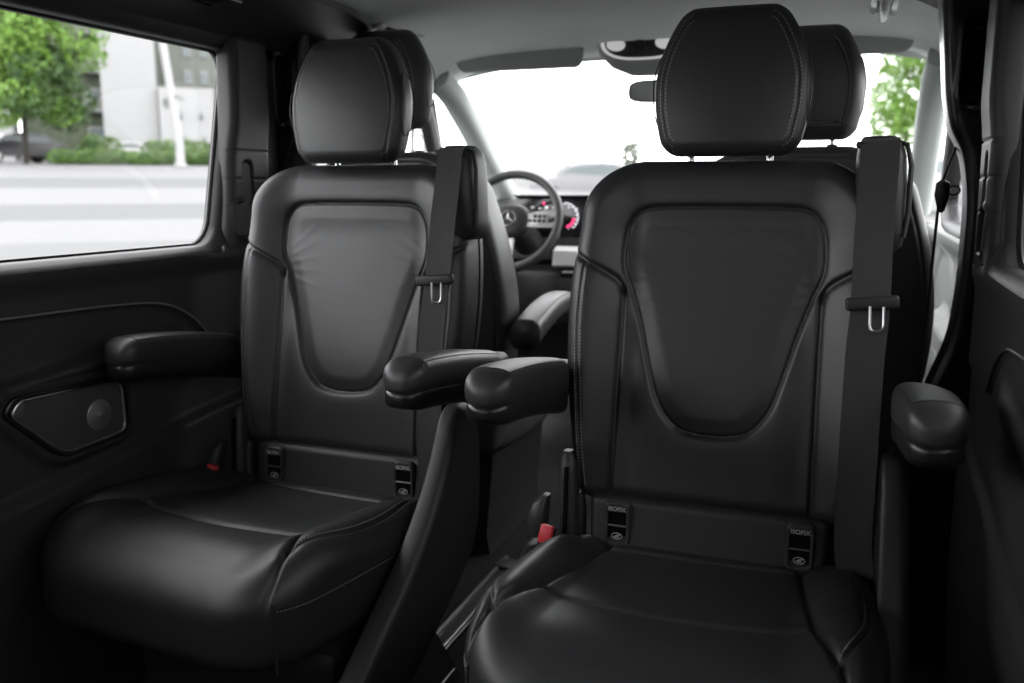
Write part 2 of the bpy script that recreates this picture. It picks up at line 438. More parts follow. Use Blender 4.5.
def rsec(cx, y, cz, hw, hh, n=28, e=3.2):
    """rounded-rectangle section in the xz plane"""
    out = []
    for k in range(n):
        a = 2 * PI * k / n; c, s_ = math.cos(a), math.sin(a)
        out.append((cx + hw * math.copysign(abs(c) ** (2 / e), c), y, cz + hh * math.copysign(abs(s_) ** (2 / e), s_)))
    return out
def make_armrest(parent, x0, x1, y0, y1, z0, z1):
    """y0 root, y1 front (more negative)"""
    N = 60; secs = []; secl = []; W = .040
    topl = []; 
    for i in range(N):
        t = 1 - (1 - i / (N - 1)) ** 1.7
        y = y0 + (y1 - y0) * t; x = x0 + (x1 - x0) * t
        zc = z0 + (z1 - z0) * math.sin(t * PI / 2 * .9) / math.sin(PI / 2 * .9)
        endf = math.sqrt(max(1 - max(0, (t - .90) / .10) ** 2.6, 0.0))
        endz = math.sqrt(max(1 - max(0, (t - .86) / .14) ** 2.4, 0))
        W_ = W * (.86 + .14 * math.sin(t * PI)) * (.12 + .88 * endf)
        H = (.037 - .008 * t) * (.15 + .85 * endz)
        zt = zc - (.033 - .008 * t) * (1 - (.15 + .85 * endz)) * .55
        secs.append(rsec(x, y, zt, W_, H, 40, 3.0))
        secl.append(rsec(x, y, zc - .034 + .002 * t, W_ * .93, (.030 - .010 * t) * (.2 + .8 * endz), 28, 3.4))
        topl.append((x, y, zt, W_, H))
    mb = MB().loft(secs); pad = mb.build('armrest', M['leather'], parent, auto=False)
    mb = MB().loft(secl[:-1]); mb.build('armrest_underside', M['plastic_gloss'], pad, auto=False)
    st = MB()
    for sx in (-1, 1):
        a = math.radians(48) if sx > 0 else math.radians(132)
        P = []
        for (x, y, z, w, h) in topl[:-16]:
            c, s_ = math.cos(a), math.sin(a); P.append((x + w * math.copysign(abs(c) ** (2 / 3.0), c), y, z + h * math.copysign(abs(s_) ** (2 / 3.0), s_) + .0003))
        MB().tube(P, .0009, n=6).build('piping', M['leather2'], pad); st = MB()
        P = [(x - sx * .005, y, z + .0016) for x, y, z in P]; stitches(st, P, .006, .004, .0006); st.build('stitching', M['thread_dark'], pad, auto=False)
    # seam across the nose
    x, y, z, w, h = topl[-17]
    P = []
    for k in range(0, 21):
        an = math.radians(20 + 7 * k); c, s_ = math.cos(an), math.sin(an)
        P.append((x + w * math.copysign(abs(c) ** (2 / 3.0), c) * 1.002, y, z + h * math.copysign(abs(s_) ** (2 / 3.0), s_) * 1.01))
    MB().tube(P, .0008, n=6).build('nose_seam', M['leather2'], pad)
    # pivot boss at the root
    q = MB().loft([rsec(x0, y0 + .07, z0 - .012, .024, .034), rsec(x0, y0 + .01, z0 - .010, .026, .034), rsec(x0, y0 - .03, z0 - .006, .026, .030)])
    q.build('armrest_hinge', M['plastic'], pad)

def text_mesh(txt, size, depth=.0004):
    cu = bpy.data.curves.new('t', 'FONT'); cu.body = txt; cu.size = size; cu.extrude = depth; cu.align_x = 'CENTER'; cu.align_y = 'CENTER'; cu.offset = size * .012
    o = bpy.data.objects.new('t', cu); COL.objects.link(o)
    dg = bpy.context.evaluated_depsgraph_get(); me = bpy.data.meshes.new_from_object(o.evaluated_get(dg))
    v = [tuple(p.co) for p in me.vertices]; f = [tuple(p.vertices) for p in me.polygons]
    bpy.data.objects.remove(o); bpy.data.meshes.remove(me); return v, f

def make_isofix(parent, x, z, yf):
    """anchorage pocket in the strip under the backrest: frame, dark well, bar, lettering"""
    w, h = .017, .034
    def rr(hw, hh, r, y, n=7):
        out = []
        for cx, cz, a0 in ((hw - r, hh - r, 0), (-hw + r, hh - r, 90), (-hw + r, -hh + r, 180), (hw - r, -hh + r, 270)):
            for k in range(n):
                a = math.radians(a0 + 90 * k / (n - 1)); out.append((x + cx + r * math.cos(a), y, z + cz + r * math.sin(a)))
        return out
    mb = MB().loft([rr(w + .007, h + .007, .013, yf + .006), rr(w + .006, h + .006, .0125, yf - .003), rr(w + .003, h + .003, .011, yf - .006), rr(w, h, .009, yf - .0055), rr(w - .001, h - .001, .009, yf - .002)], cap=False)
    fr = mb.build('isofix_frame', M['frame_grey'], parent)
    MB().loft([rr(w, h, .009, yf - .0012), rr(w, h, .009, yf + .004)]).build('pocket', M['void'], fr)
    MB().tube([(x - .017, yf - .0028, z - .003), (x + .017, yf - .0028, z - .003)], .0022, n=8).build('anchor_bar', M['steel'], fr)
    v, f = text_mesh('ISOFIX', .0105)
    rot = lambda p: (x + p[0], yf - .0062 - p[2], z + .0275 + p[1])
    m2 = MB().add([rot(p) for p in v], f)
    m2.box((x, yf - .0040, z + .0215), (.034, .003, .013), bev=.001)
    m2.v = m2.v; o = MB().box((x, yf - .0035, z + .0280), (.033, .004, .012), bev=.0015).build('label_plate', M['plastic'], fr)
    obj('lettering', [rot(p) for p in v], f, M['white_print'], fr, smooth=False)
    ic = MB(); ic.tube([(x + .009 * math.cos(a), yf - .0045, z - .0215 + .0055 * math.sin(a)) for a in [2 * PI * k / 20 for k in range(20)]], .0007, n=5, closed=True)
    ic.tube([(x - .005, yf - .0045, z - .0235), (x, yf - .0045, z - .0205), (x + .006, yf - .0045, z - .0185)], .0011, n=5)
    ic.tube([(x - .002, yf - .0045, z - .024), (x + .004, yf - .0045, z - .0225)], .0011, n=5)
    ic.build('child_seat_symbol', M['white_print'], fr)

def make_seat():
    root = empty('swivel_seat', (-.205, 1.5, 0))
    # --- backrest
    pb = Pillow(back_rows, .03, .095, back_top, back_bot, .036, .05, seat_back_to3d, 250, 300)
    back = pb.build('backrest', M['leather'], root)
    for c in (st_r, st_l):
        for o_ in (.005, -.005):
            st = MB(); stitches(st, pb.pts(offset2(c, o_), .0004)); st.build('stitching', M['thread'], back, auto=False)
    # piping around the edge of the backrest side
    for sx in (-1, 1):
        mb = MB(); bb = np.linspace(.52, 1.03, 50); cc, hh = pb.row(bb)
        P = [seat_back_to3d(sx * (h + .0004), b, -.055) for b, h in zip(bb, hh)]
        mb.tube(P, .0018, n=6).build('piping', M['leather2'], back)
    # --- strip below the backrest carrying the anchorages
    def stt(a, b, de): return .018 + 0 * a + .006 * np.cos(a * 6)
    ps = Pillow([(.395, 0, .196), (.45, 0, .200), (.502, 0, .202)], .012, .014, stt, lambda a, b, de: -.05 + 0 * a, .012, .01, lambda a, b, h: (a, -h + LEAN * (b - .45) + .0, b), 80, 50)
    strip = ps.build('lower_back_panel', M['leather2'], root)
    for x in (-.148, .156): make_isofix(strip, x, .459, -.0245 + .0015)
    # --- cushion
    pc = Pillow(cush_rows, .05, .10, cush_top, cush_bot, .050, .055, cush3, 250, 260, et=2.2)
    pc.ht = 1.0; pc.hb = .8
    cu = pc.build('seat_cushion', M['leather'], root)
    for c, o_ in ((co_r, .005), (mir(co_r), -.005)):
        st = MB(); stitches(st, pc.pts(offset2(c, o_), .0004)); st.build('stitching', M['thread'], cu, auto=False)
    # side seam below the roll
    for sx in (-1, 1):
        bb = np.linspace(.03, .50, 60); P = []
        for b in bb:
            c_, h_ = pc.row(np.array([b])); x = float(c_[0]) + sx * (float(h_[0]) + .0003)
            P.append((x, -b, .388 + .030 * b / .5 + .012 * math.sin(b * 6)))
        st2 = [(p[0], p[1], p[2] - .005) for p in P]; st = MB(); stitches(st, st2); st.build('stitching', M['thread'], cu, auto=False)
    for sx in (-1, 1):
        sm = MB(); bb = np.linspace(.03, .50, 60); P = []
        for b in bb:
            c_, h_ = pc.row(np.array([b])); P.append((float(c_[0]) + sx * (float(h_[0]) - .0002), -b, .388 + .030 * b / .5 + .012 * math.sin(b * 6)))
        sm.tube(P, .0018, n=6).build('piping', M['leather2'], cu); sm = MB()
        # corner seam running down the front edge
        c_, h_ = pc.row(np.array([.500])); zt = float(pc.surf([c_[0] + h_[0] - .003], [.499])[0])
        sm.tube([(float(c_[0]) + sx * (float(h_[0]) + .0004), -.5005, z) for z in np.linspace(.315, zt - .002, 12)], .0022, n=6).build('piping', M['leather2'], cu)
    # --- headrest
    make_headrest(root, 1.089, .100, .10, M['leather'], M['thread'])
    # --- armrests
    for a in ARM: make_armrest(root, *a)
    # --- plastic side shell on one side (x+)
    def sh(a, b, de): return .306 + .0 * a + .006 * np.sin(b * 5)
    # outline in (y forward of the pivot = a, z = b)
    rows = [(.20, .43, .11), (.26, .36, .17), (.33, .25, .185), (.40, .17, .150), (.47, .12, .112), (.54, .088, .082), (.59, .076, .062), (.635, .072, .046)]
    psd = Pillow(rows, .02, .040, sh, lambda a, b, de: .268 + 0 * a, .018, .008, lambda a, b, h: (h, -a + .02, b), 60, 110)
    psd.build('side_shell', M['shell'], root)
    # shell on the other side, lower
    rows = [(.10, .12, .18), (.20, .13, .15), (.30, .10, .12), (.36, .06, .08), (.41, .045, .05)]
    psl = Pillow(rows, .02, .03, lambda a, b, de: .315 + 0 * a, lambda a, b, de: .285 + 0 * a, .014, .008, lambda a, b, h: (-h, -a + .02, b), 40, 70)
    psl.build('side_shell', M['plastic'], root)
    # --- recliner bracket and lever, x-
    q = MB().loft([[(-.262 + dx, -.035 + dy, z) for dx, dy in ((-.011, -.006), (.011, -.006), (.011, .02), (-.011, .02))] for z in (.40, .585)])
    q2 = MB()
    def rrsec(cx, cy, z, wx, wy): return [(cx + wx * math.copysign(abs(math.cos(a)) ** .6, math.cos(a)), cy + wy * math.copysign(abs(math.sin(a)) ** .6, math.sin(a)), z) for a in [2 * PI * k / 16 for k in range(16)]]
    q2.loft([rrsec(-.236, -.02, .375, .015, .022), rrsec(-.236, -.018, .45, .016, .022), rrsec(-.239, -.012, .54, .015, .02), rrsec(-.241, -.008, .565, .013, .017), rrsec(-.243, -.006, .577, .008, .010)])
    br = q2.build('recliner_bracket', M['plastic_mid'], root)
    MB().box((-.2385, -.0385, .495), (.008, .006, .12), rot=(-.08, 0, 0), bev=.002).build('lever_slot', M['void'], br)
    q3 = MB(); q3.loft([rrsec(-.290, -.035, .425, .015, .02), rrsec(-.290, -.035, .46, .017, .022), rrsec(-.286, -.03, .482, .014, .02), rrsec(-.278, -.025, .497, .006, .012)])
    q3.build('recliner_cover', M['steel'] if False else M['plastic_mid'], root)
    q4 = MB(); q4.loft([rrsec(-.222, -.008, .40, .012, .015), rrsec(-.222, -.008, .475, .012, .015), rrsec(-.222, -.004, .50, .008, .01)])
    q4.build('hinge_cover', M['plastic'], root)
    # --- buckle
    bk = MB().loft([[(-.292 + .012 * i - s_, -.095 - .014 * j + dy, .395 + .05 * k) for (i, s_, j, dy) in ((1, 0, 0, 0), (-1, 0, 0, 0), (-1, 0, 2, 0), (1, 0, 2, 0))] for k in (0, 1)])
    buckle = MB().box((-.262, -.085, .424), (.026, .018, .075), rot=(-.25, .18, 0), bev=.004).build('buckle', M['plastic'], root)
    MB().box((-.2555, -.095, .4515), (.0215, .0165, .032), rot=(-.25, .18, 0), bev=.003).build('buckle_button', M['red'], buckle)
    # --- shoulder belt outlet (rounded housing beside the backrest top)
    secs = []
    dx_ = -.052
    for z, hw, hd, cx, cy in ((.935, .022, .030, .300, .10), (.945, .034, .045, .300, .095), (.97, .037, .054, .299, .09), (1.04, .038, .058, .296, .088), (1.085, .037, .056, .294, .088), (1.105, .033, .050, .292, .088), (1.116, .024, .036, .290, .09)):
        secs.append([(cx + dx_ + hw * math.copysign(abs(math.cos(a)) ** .62, math.cos(a)), cy + hd * math.copysign(abs(math.sin(a)) ** .62, math.sin(a)), z) for a in [2 * PI * k / 36 for k in range(36)]])
    bo = MB().loft(secs).build('belt_outlet', M['plastic_mid'], root, auto=False)
    # bright outer bezel strip down the outlet side
    bz = MB().tube([(.333 + dx_, .052, .96), (.3375 + dx_, .050, 1.0), (.3375 + dx_, .050, 1.07), (.330 + dx_, .055, 1.102), (.30 + dx_, .060, 1.114)], .004, n=8); bz.build('outlet_bezel', M['plastic_mid'], bo)
    # slot frame and spring wire over the shoulder
    MB().box((.236, .050, 1.100), (.066, .024, .010), rot=(0, .10, 0), bev=.004).build('belt_slot', M['plastic'], bo)
    # --- belt: upper run, lower run
    up = [(.240, .075, 1.108), (.239, .052, 1.112), (.239, .034, 1.100), (.239, .024, 1.06), (.237, -.002, .96), (.238, -.030, .86), (.235, -.046, .80)]
    P = spline(up, 6)
    lo = [(.235, -.046, .80), (.234, -.058, .72), (.234, -.066, .60), (.236, -.060, .48), (.252, -.045, .40), (.258, -.03, .33)]
    P2 = spline(lo, 6)
    belt = MB().ribbon(list(P) + list(P2[1:]), .056, .0022, (1, -.15, 0)).build('seat_belt', M['web'], root)
    # tongue
    tg = MB().box((.240, -.045, .866), (.076, .013, .020), rot=(0, -.10, 0), bev=.005, seg=3).build('belt_tongue', M['plastic'], belt)
    lp = MB()
    def loopring(hw, zt, zb, r=.004):
        return [(.250 - hw, -.055, zt), (.250 + hw, -.055, zt), (.251 + hw, -.060, zb + .004), (.251 + hw - .004, -.060, zb), (.251 - hw + .004, -.060, zb), (.251 - hw, -.060, zb + .004)]
    lp.tube([(.2375, -.052, .862), (.2385, -.054, .835), (.2395, -.0555, .828), (.244, -.056, .825), (.252, -.056, .825), (.2565, -.0555, .828), (.2575, -.054, .835), (.2565, -.052, .862)], .0024, n=8)
    lp.build('tongue_plate', M['satin'], tg)
    # --- seat frame, base and swivel
    MB().box((0, -.20, .27), (.46, .44, .06), bev=.02).build('seat_pan', M['plastic'], root)
    pbase = MB(); pbase.loft([[(sx * w, -.19 + sy * d, z) for sx, sy in ((-1, -1), (1, -1), (1, 1), (-1, 1))] for z, w, d in ((.024, .25, .22), (.06, .24, .21), (.16, .20, .18), (.245, .21, .18))])
    pbase.build('seat_base', M['plastic'], root)
    for sx in (-.23, .23):
        MB().box((sx, -.19, .037), (.034, .42, .028), bev=.005).build('slide_shoe', M['steel'], root)
    return root
# armrests: x0, x1, y0(root), y1(front), z0, z1
ARM = [(-.278, -.262, -.005, -.365, .705, .757), (.312, .315, -.005, -.365, .705, .757)]
seat = make_seat()
tag(seat, 'nearer black leather swivel seat on the right, facing backwards, its belt hanging straight down', 'car seat', 'rear-facing leather seats')
seat2 = dup(seat, 'swivel_seat', (-.965, 1.58, 0), 'black leather swivel seat on the left, beside the big side window and door speaker')
for ch in seat2.children:
    if ch.name.startswith('armrest'):
        if ch.data.vertices[0].co.x > 0: ch.location.x += .020; ch.location.y -= .02; ch.location.z -= .006
        else: ch.location.y += .06; ch.location.x -= .03; ch.location.z -= .022
    if ch.name.startswith('seat_cushion'): ch.rotation_euler.z = -.09; ch.location.x = -.022; ch.scale.x = 1.06
    if ch.name.startswith('headrest') and not ch.name.startswith('headrest_post'): ch.location = (-.012, -.025, -.004)

# ================================================================== FRONT SEATS (face forward, +y; we see their backs)
def make_front_seat(name, x, y, label, headz):
    root = empty(name, (x, y, 0))
    def t3(a, b, h): return a, -h - .16 * (b - .45) + .0, b      # h positive = towards the rear passenger
    rows = [(.30, 0, .24), (.45, 0, .27), (.60, 0, .296), (.75, 0, .305), (.88, 0, .290), (.98, 0, .265), (1.07, 0, .232), (1.125, 0, .195)]
    pk = spline([(-.165, .30), (-.175, .50), (-.178, .70), (-.172, .80), (-.150, .86), (-.10, .885), (0, .89), (.10, .885), (.150, .86), (.172, .80), (.178, .70), (.175, .50), (.165, .30)], 6)
    def top(a, b, de):
        dp = pdist(a, b, pk[::2]); ins = inside(a, b, pk[::2])
        h = .04 + .012 * sstep(1 - np.abs(a) / .26, 0, .6)
        h = h + groove(dp, .004, .006) + np.where(ins, .006, 0)
        return h + groove(np.abs(de - .022), .003, .003)
    p = Pillow(rows, .03, .10, top, lambda a, b, de: -.085 - .035 * sstep(np.abs(a), .14, .25) + 0 * a, .04, .05, t3, 150, 170)
    back = p.build('backrest', M['front_leather'], root)
    mb = MB(); mb.tube([tuple(q) for q in p.pts(pk, .0006)], .0022, n=6); mb.build('map_pocket_edge', M['plastic_mid'], back)
    make_headrest(root, 1.155, -.10, -.03, M['front_leather'], M['thread'], 1.0, rear_panel=True)
    # cushion
    rows = [(-.02, 0, .24), (.15, 0, .262), (.35, 0, .262), (.50, 0, .235)]
    pc = Pillow(rows, .05, .09, lambda a, b, de: .44 + .04 * b + .03 * sstep(np.abs(a), .14, .24), lambda a, b, de: .29 + 0 * a, .05, .04, lambda a, b, h: (a, b + .06, h), 60, 60)
    pc.build('seat_cushion', M['front_leather'], root)
    MB().loft([[(sx * w, .25 + sy * d, z) for sx, sy in ((-1, -1), (1, -1), (1, 1), (-1, 1))] for z, w, d in ((.0, .22, .22), (.06, .21, .22), (.29, .23, .22))]).build('seat_base', M['plastic'], root)
    return root
dseat = make_front_seat('driver_seat', -1.135, 2.25, '', 0)
tag(dseat, "grey-black driver's seat seen from behind, between the left swivel seat and the steering wheel", 'car seat')
pseat = dup(dseat, 'passenger_seat', (-.120, 2.28, 0), 'black front passenger seat seen from behind, partly hidden by the right swivel seat')
pseat.name = 'passenger_seat'
# inner armrests of the front seats
def front_armrest(root, x):
    secs = []
    for i in range(22):
        t = i / 21; e = max(.15, math.sqrt(max(1 - max(0, (t - .85) / .15) ** 2.2, 0)))
        secs.append(rsec(x, -.06 + .36 * t, .655 + .055 * math.sin(t * PI * .62), .040 * (.5 + .5 * e), .038 * (1 - .25 * t) * (.5 + .5 * e), 28, 3))
    pad = MB().loft(secs).build('armrest', M['front_leather'], root, auto=False)
    P = [(s_[4][0], s_[4][1], s_[4][2] + .0008) for s_ in secs[:-2]]
    MB().tube(P, .0012, n=6).build('stitching', M['thread_dark'], pad)
for ch in dseat.children:
    if ch.name.startswith('headrest'): ch.location = (-.02, 0, .028)
for ch in pseat.children:
    if ch.name.startswith('headrest'): ch.location = (0, 0, -.015)
front_armrest(dseat, .355)
front_armrest(pseat, -.355)
print('seats done')

# ================================================================== VEHICLE SHELL
XC, HW = -.57, .78
HWS = {-1: .78, 1: .80}
def X(sg, d): return XC + sg * (HWS[sg] - d)          # d = distance from the side wall towards the middle
def rrect(a0, a1, b0, b1, r, n=10):
    out = []
    for ca, cb, s0 in ((a1 - r, b1 - r, 0), (a0 + r, b1 - r, 90), (a0 + r, b0 + r, 180), (a1 - r, b0 + r, 270)):
        for k in range(n):
            t = math.radians(s0 + 90 * k / (n - 1)); out.append((ca + r * math.cos(t), cb + r * math.sin(t)))
    return out
def dens(poly, m=6):
    out = []; n = len(poly)
    for i in range(n):
        a, b = poly[i], poly[(i + 1) % n]
        for k in range(m): out.append((a[0] + (b[0] - a[0]) * k / m, a[1] + (b[1] - a[1]) * k / m))
    return out
def ringframe(inner, outer_fn, prof, sg):
    """frame between a window outline and its surround. prof = [(r, d)]; outer_fn(point) -> outer point"""
    secs = []
    for r, d in prof:
        secs.append([(X(sg, d), y + (oy - y) * r, z + (oz - z) * r) for (y, z), (oy, oz) in [(p, outer_fn(p)) for p in inner]])
    return MB().loft(secs, cap=False)

# floor, ceiling, ends
fl = MB().box((XC, 1.45, -.02), (1.76, 5.1, .04)); tag(fl.build('floor', M['carpet'], smooth=False), kind='structure')
for sg, nm in ((-1, 'left'), (1, 'right')): pass
# ceiling: curved cross-section, extruded along y, with thickness
def ceil_z(d): return 1.375 + .045 * (1 - math.exp(-max(d, 0) / .035)) + .05 * (1 - math.exp(-max(d, 0) / .16))
ds = [0, .01, .02, .035, .05, .07, .10, .14, .18, .24, .32, .42, .55, .68, .78]
prof = [(X(-1, d), ceil_z(d)) for d in ds] + [(X(1, d), ceil_z(d)) for d in ds[-2::-1]]
def ceil_sheet(y0, y1, prof, drop=None, ny=30):
    secs = []
    for i in range(ny + 1):
        y = y0 + (y1 - y0) * i / ny; q = drop(y) if drop else 0
        secs.append([(x, y, z - q) for x, z in prof] + [(x, y, z - q + .03) for x, z in prof[::-1]])
    return MB().loft(secs)
inner = [(X(-1, d), ceil_z(d)) for d in ds if d >= .10] + [(X(1, d), ceil_z(d)) for d in ds[-2::-1] if d >= .10]
ce = ceil_sheet(-1.05, 3.02, prof, lambda y: .012 * max(0, (y - 2.45) / .57) ** 2, 40).build('ceiling', M['headliner'], auto=False); tag(ce, kind='structure')
# header rail above the windshield
hd = MB().loft([[(x, 2.93, 1.480 - .05 * abs((x - XC) / .78) ** 4 ), (x, 3.05, 1.450 - .05 * abs((x - XC) / .78) ** 4), (x, 3.06, 1.50 - .03 * abs((x - XC) / .78) ** 4), (x, 2.95, 1.54)] for x in np.linspace(X(-1, .0), X(1, .0), 25)])
tag(hd.build('trim_1', M['pillar_cloth']), kind='structure')

# side roof rails (dark) above the sliding doors
n_trim = 2
for sg in (-1, 1):
    secs = []
    for i in range(36):
        y = -1.0 + (2.28 + 1.0) * i / 35
        t = max(0, (y - 1.90) / .38); q = math.sqrt(max(0, 1 - t * t))          # rounded front end
        sec = []
        for d, zo in ((-.02, -.02), (.0, .0), (.02, .003), (.05, .004), (.10, .004), (.16, .004), (.205, .003), (.215, -.004)):
            dd = d if d <= .03 else .03 + (d - .03) * max(q, .02)
            sec.append((X(sg, dd), y, ceil_z(dd) - zo - .012 * (1 if 0.0 <= d <= .21 else 0)))
        sec += [(p[0], p[1], p[2] + .02) for p in sec[::-1]]
        secs.append(sec)
    o = MB().loft(secs).build(f'trim_{n_trim}', M['trim_grey']); tag(o, kind='structure'); n_trim += 1
    # air vent set into the rail
    v = empty('roof_air_vent', (X(sg, .105), 1.50, ceil_z(.105) - .018))
    tag(v, 'slim dark air outlet with a bright edge in the ' + ('left' if sg < 0 else 'right') + ' roof rail', 'air vent')
    MB().box((0, 0, -.002), (.085, .30, .012), rot=(0, sg * .22, 0), bev=.004).build('vent_frame', M['plastic_gloss'], v)
    MB().box((sg * -.046, .0, -.014), (.004, .27, .004), rot=(0, sg * .22, 0), bev=.001).build('chrome_strip', M['satin'], v)
    for k in range(5): MB().box((-.03 + .015 * k, 0, -.009 + (-.03 + .015 * k) * -sg * .22), (.003, .27, .006), rot=(0, .5 * sg, 0)).build('vane', M['plastic'], v)

# ---- sliding doors
SPK = [(1.365, .668), (1.125, .676), (1.105, .655), (1.195, .570), (1.225, .556), (1.370, .562)]
def door_curves():
    c1 = spline([(-.6, .832), (.6, .822), (1.13, .814), (1.40, .806), (1.52, .792), (1.60, .755), (1.66, .70)], 8)
    c2 = spline([(-.6, .69), (.6, .70), (1.10, .708), (1.30, .728), (1.42, .742), (1.5, .75)], 8)
    c3 = spline([(-.6, .44), (.4, .46), (1.10, .50), (1.40, .528), (1.76, .555), (1.92, .57)], 8)
    return c1, c2, c3
C1, C2, C3 = door_curves()
def door_panel(sg, mtrl):
    ny, nz = 330, 170
    y = np.linspace(-.75, 1.925, ny); z = np.linspace(.04, .892, nz); A, B = np.meshgrid(y, z)
    z1 = np.interp(A, C1[:, 0], C1[:, 1]); z2 = np.interp(A, C2[:, 0], C2[:, 1]); z3 = np.interp(A, C3[:, 0], C3[:, 1])
    D = 0.006 + 0 * A
    D += .014 * sstep(B, .84, .885)                               # sill roll
    D += .012 * (1 - sstep(B - z1, -.004, .004)) * (-1)           # below the upper crease the panel steps back
    D += .004 * np.exp(-((B - z1) / .004) ** 2)
    w = 1 - sstep(A, 1.42, 1.60)
    D += w * .034 * (1 - sstep(B - z2, -.014, .004)) * sstep(B - z2, -.055, -.020) + w * .010 * (1 - sstep(B - z2, -.04, .0))
    D += .022 * (1 - sstep(B - z3, -.018, .006))                  # lower bulge
    D -= .02 * sstep(.30 - B, 0, .26)
    # speaker pocket
    sp = np.array(dens(SPK, 4)); dp = pdist(A, B, sp, True); ins = inside(A, B, sp)
    ds_ = np.where(ins, dp, -dp)
    if sg < 0:
        D = D * (1 - sstep(ds_, -.035, -.014)) + (.020) * sstep(ds_, -.035, -.014)
        D += .004 * np.exp(-((ds_ + .014) / .004) ** 2)
    else: D *= .55
    Xv = XC + sg * (HWS[sg] - D)
    V = np.stack([Xv, A, B], -1).reshape(-1, 3)
    V2 = np.stack([XC + sg * (HWS[sg] + .04) + 0 * A, A, B], -1).reshape(-1, 3)
    idx = np.arange(ny * nz).reshape(nz, ny); n = ny * nz
    q = np.stack([idx[:-1, :-1], idx[:-1, 1:], idx[1:, 1:], idx[1:, :-1]], -1).reshape(-1, 4)
    F = q.tolist()
    ring = np.concatenate([idx[0, :], idx[1:, -1], idx[-1, -2::-1], idx[-2:0:-1, 0]]); nxt = np.roll(ring, -1)
    base = len(V); V = np.vstack([V, V2[ring]]); k = np.arange(len(ring)); F += np.stack([ring, base + k, base + np.roll(k, -1), nxt], 1).tolist()
    F.append((base + k).tolist())
    return V, F
WY0, WY1, WZ0, WZ1 = -.60, 1.735, .908, 1.342
for sg in (-1, 1):
    nm = 1 if sg < 0 else 2
    V, F = door_panel(sg, M['trim']); door = fixn(obj(f'door_{nm}', V, F, M['trim'])); tag(door, kind='structure')
    # window frame
    lean_ = lambda pts: [(y + (.22 * (z - .93) - .020 if y > 1 else 0), z) for y, z in pts]
    inn = lean_(dens(rrect(WY0, WY1, WZ0, WZ1, .055), 3))
    def outer(p, y0=-.75, y1=1.90, z0=.890, z1=1.40, r=.05):
        # project outwards from the window centre onto the outer rounded box
        y, z = p
        ny = min(max(y, WY0 + .055), WY1 - .055); nz = min(max(z, WZ0 + .055), WZ1 - .055)
        dy, dz = y - ny, z - nz; L = math.hypot(dy, dz) or 1; dy, dz = dy / L, dz / L
        cand = []
        if dy > 1e-6: cand.append((y1 - y) / dy)
        if dy < -1e-6: cand.append((y0 - y) / dy)
        if dz > 1e-6: cand.append((z1 - z) / dz)
        if dz < -1e-6: cand.append((z0 - z) / dz)
        t = min(cand); return (y + dy * t, z + dz * t)
    fr = ringframe(inn, outer, [(-.0, -.045), (.0, -.028), (.02, -.014), (.06, -.008), (.14, -.004), (.26, .0), (.45, .006), (.65, .011), (.85, .014), (1.0, .012), (1.0, -.03)], sg)
    fr.build('window_frame', M['trim_grey'], door)
    # rubber seal
    MB().tube([(X(sg, -.034), y, z) for y, z in lean_(dens(rrect(WY0, WY1, WZ0, WZ1, .055), 1))], .006, n=8, closed=True).build('window_seal', M['plastic_gloss'], door)
    # door end column with its belt/latch recess
    def col_top(a, b, de, sg=sg):
        h = .016 + .008 * sstep(b, 1.10, 1.20)
        for zz in (1.118, 1.055, .992): h = h + groove(np.abs(b - zz), .0016, .004)
        slot = np.hypot(np.maximum(np.abs(a - 1.812) - .004, 0), np.maximum(np.abs(b - 1.045) - .035, 0))
        h = h - .020 * (1 - sstep(slot, .006, .020))
        pk = np.hypot(np.maximum(np.abs(a - 1.795) - .018, 0), np.maximum(np.abs(b - .962) - .022, 0))
        h = h - .040 * (1 - sstep(pk, .008, .018)) + .004 * np.exp(-((pk - .022) / .005) ** 2)
        return h
    rows = [(.885, 1.80, .075), (.93, 1.812, .080), (1.0, 1.822, .078), (1.10, 1.832, .078), (1.18, 1.836, .072), (1.30, 1.840, .070), (1.385, 1.84, .068)]
    pcx = Pillow(rows, .02, .02, col_top, lambda a, b, de: -.03 + 0 * a, .024, .01, lambda a, b, h, sg=sg: (XC + sg * (HWS[sg] - h), a, b), 110, 200)
    pcx.build('door_end_column', M['trim_grey'], door)
    MB().box((X(sg, -.018), 1.795, .962), (.012, .050, .062), bev=.003).build('recess_liner', M['void'], door)
    MB().lathe([(0, 0), (.006, 0), (.006, .01), (.004, .014), (0, .014)], 16, Matrix.Translation((X(sg, .022), 1.705, .892))).build('lock_button', M['plastic_mid'], door)
    # highlight painted as a pale tube along the upper crease, left door only
    P = [(X(sg, .0085 if sg < 0 else .004), a, b + .002) for a, b in C1 if a > -.7]
    MB().tube(P, .0026, n=6).build('trim_line', M['trim_line'] if sg < 0 else M['trim'], door)
    # speaker
    sp = MB()
    def ins_poly(poly, o):
        c = np.mean(poly, 0); return [tuple(c + (np.array(p) - c) * (1 - o)) for p in poly]
    def rnd(poly, r=.022, n=6):
        out = []; N = len(poly)
        for i in range(N):
            p0, p1, p2 = map(np.array, (poly[i - 1], poly[i], poly[(i + 1) % N]))
            a = (p0 - p1); b = (p2 - p1); la, lb = np.linalg.norm(a), np.linalg.norm(b); rr_ = min(r, la * .45, lb * .45)
            s0 = p1 + a / la * rr_; s1 = p1 + b / lb * rr_
            for k in range(n): t = k / (n - 1); out.append(tuple((1 - t) ** 2 * s0 + 2 * t * (1 - t) * p1 + t * t * s1))
        return out
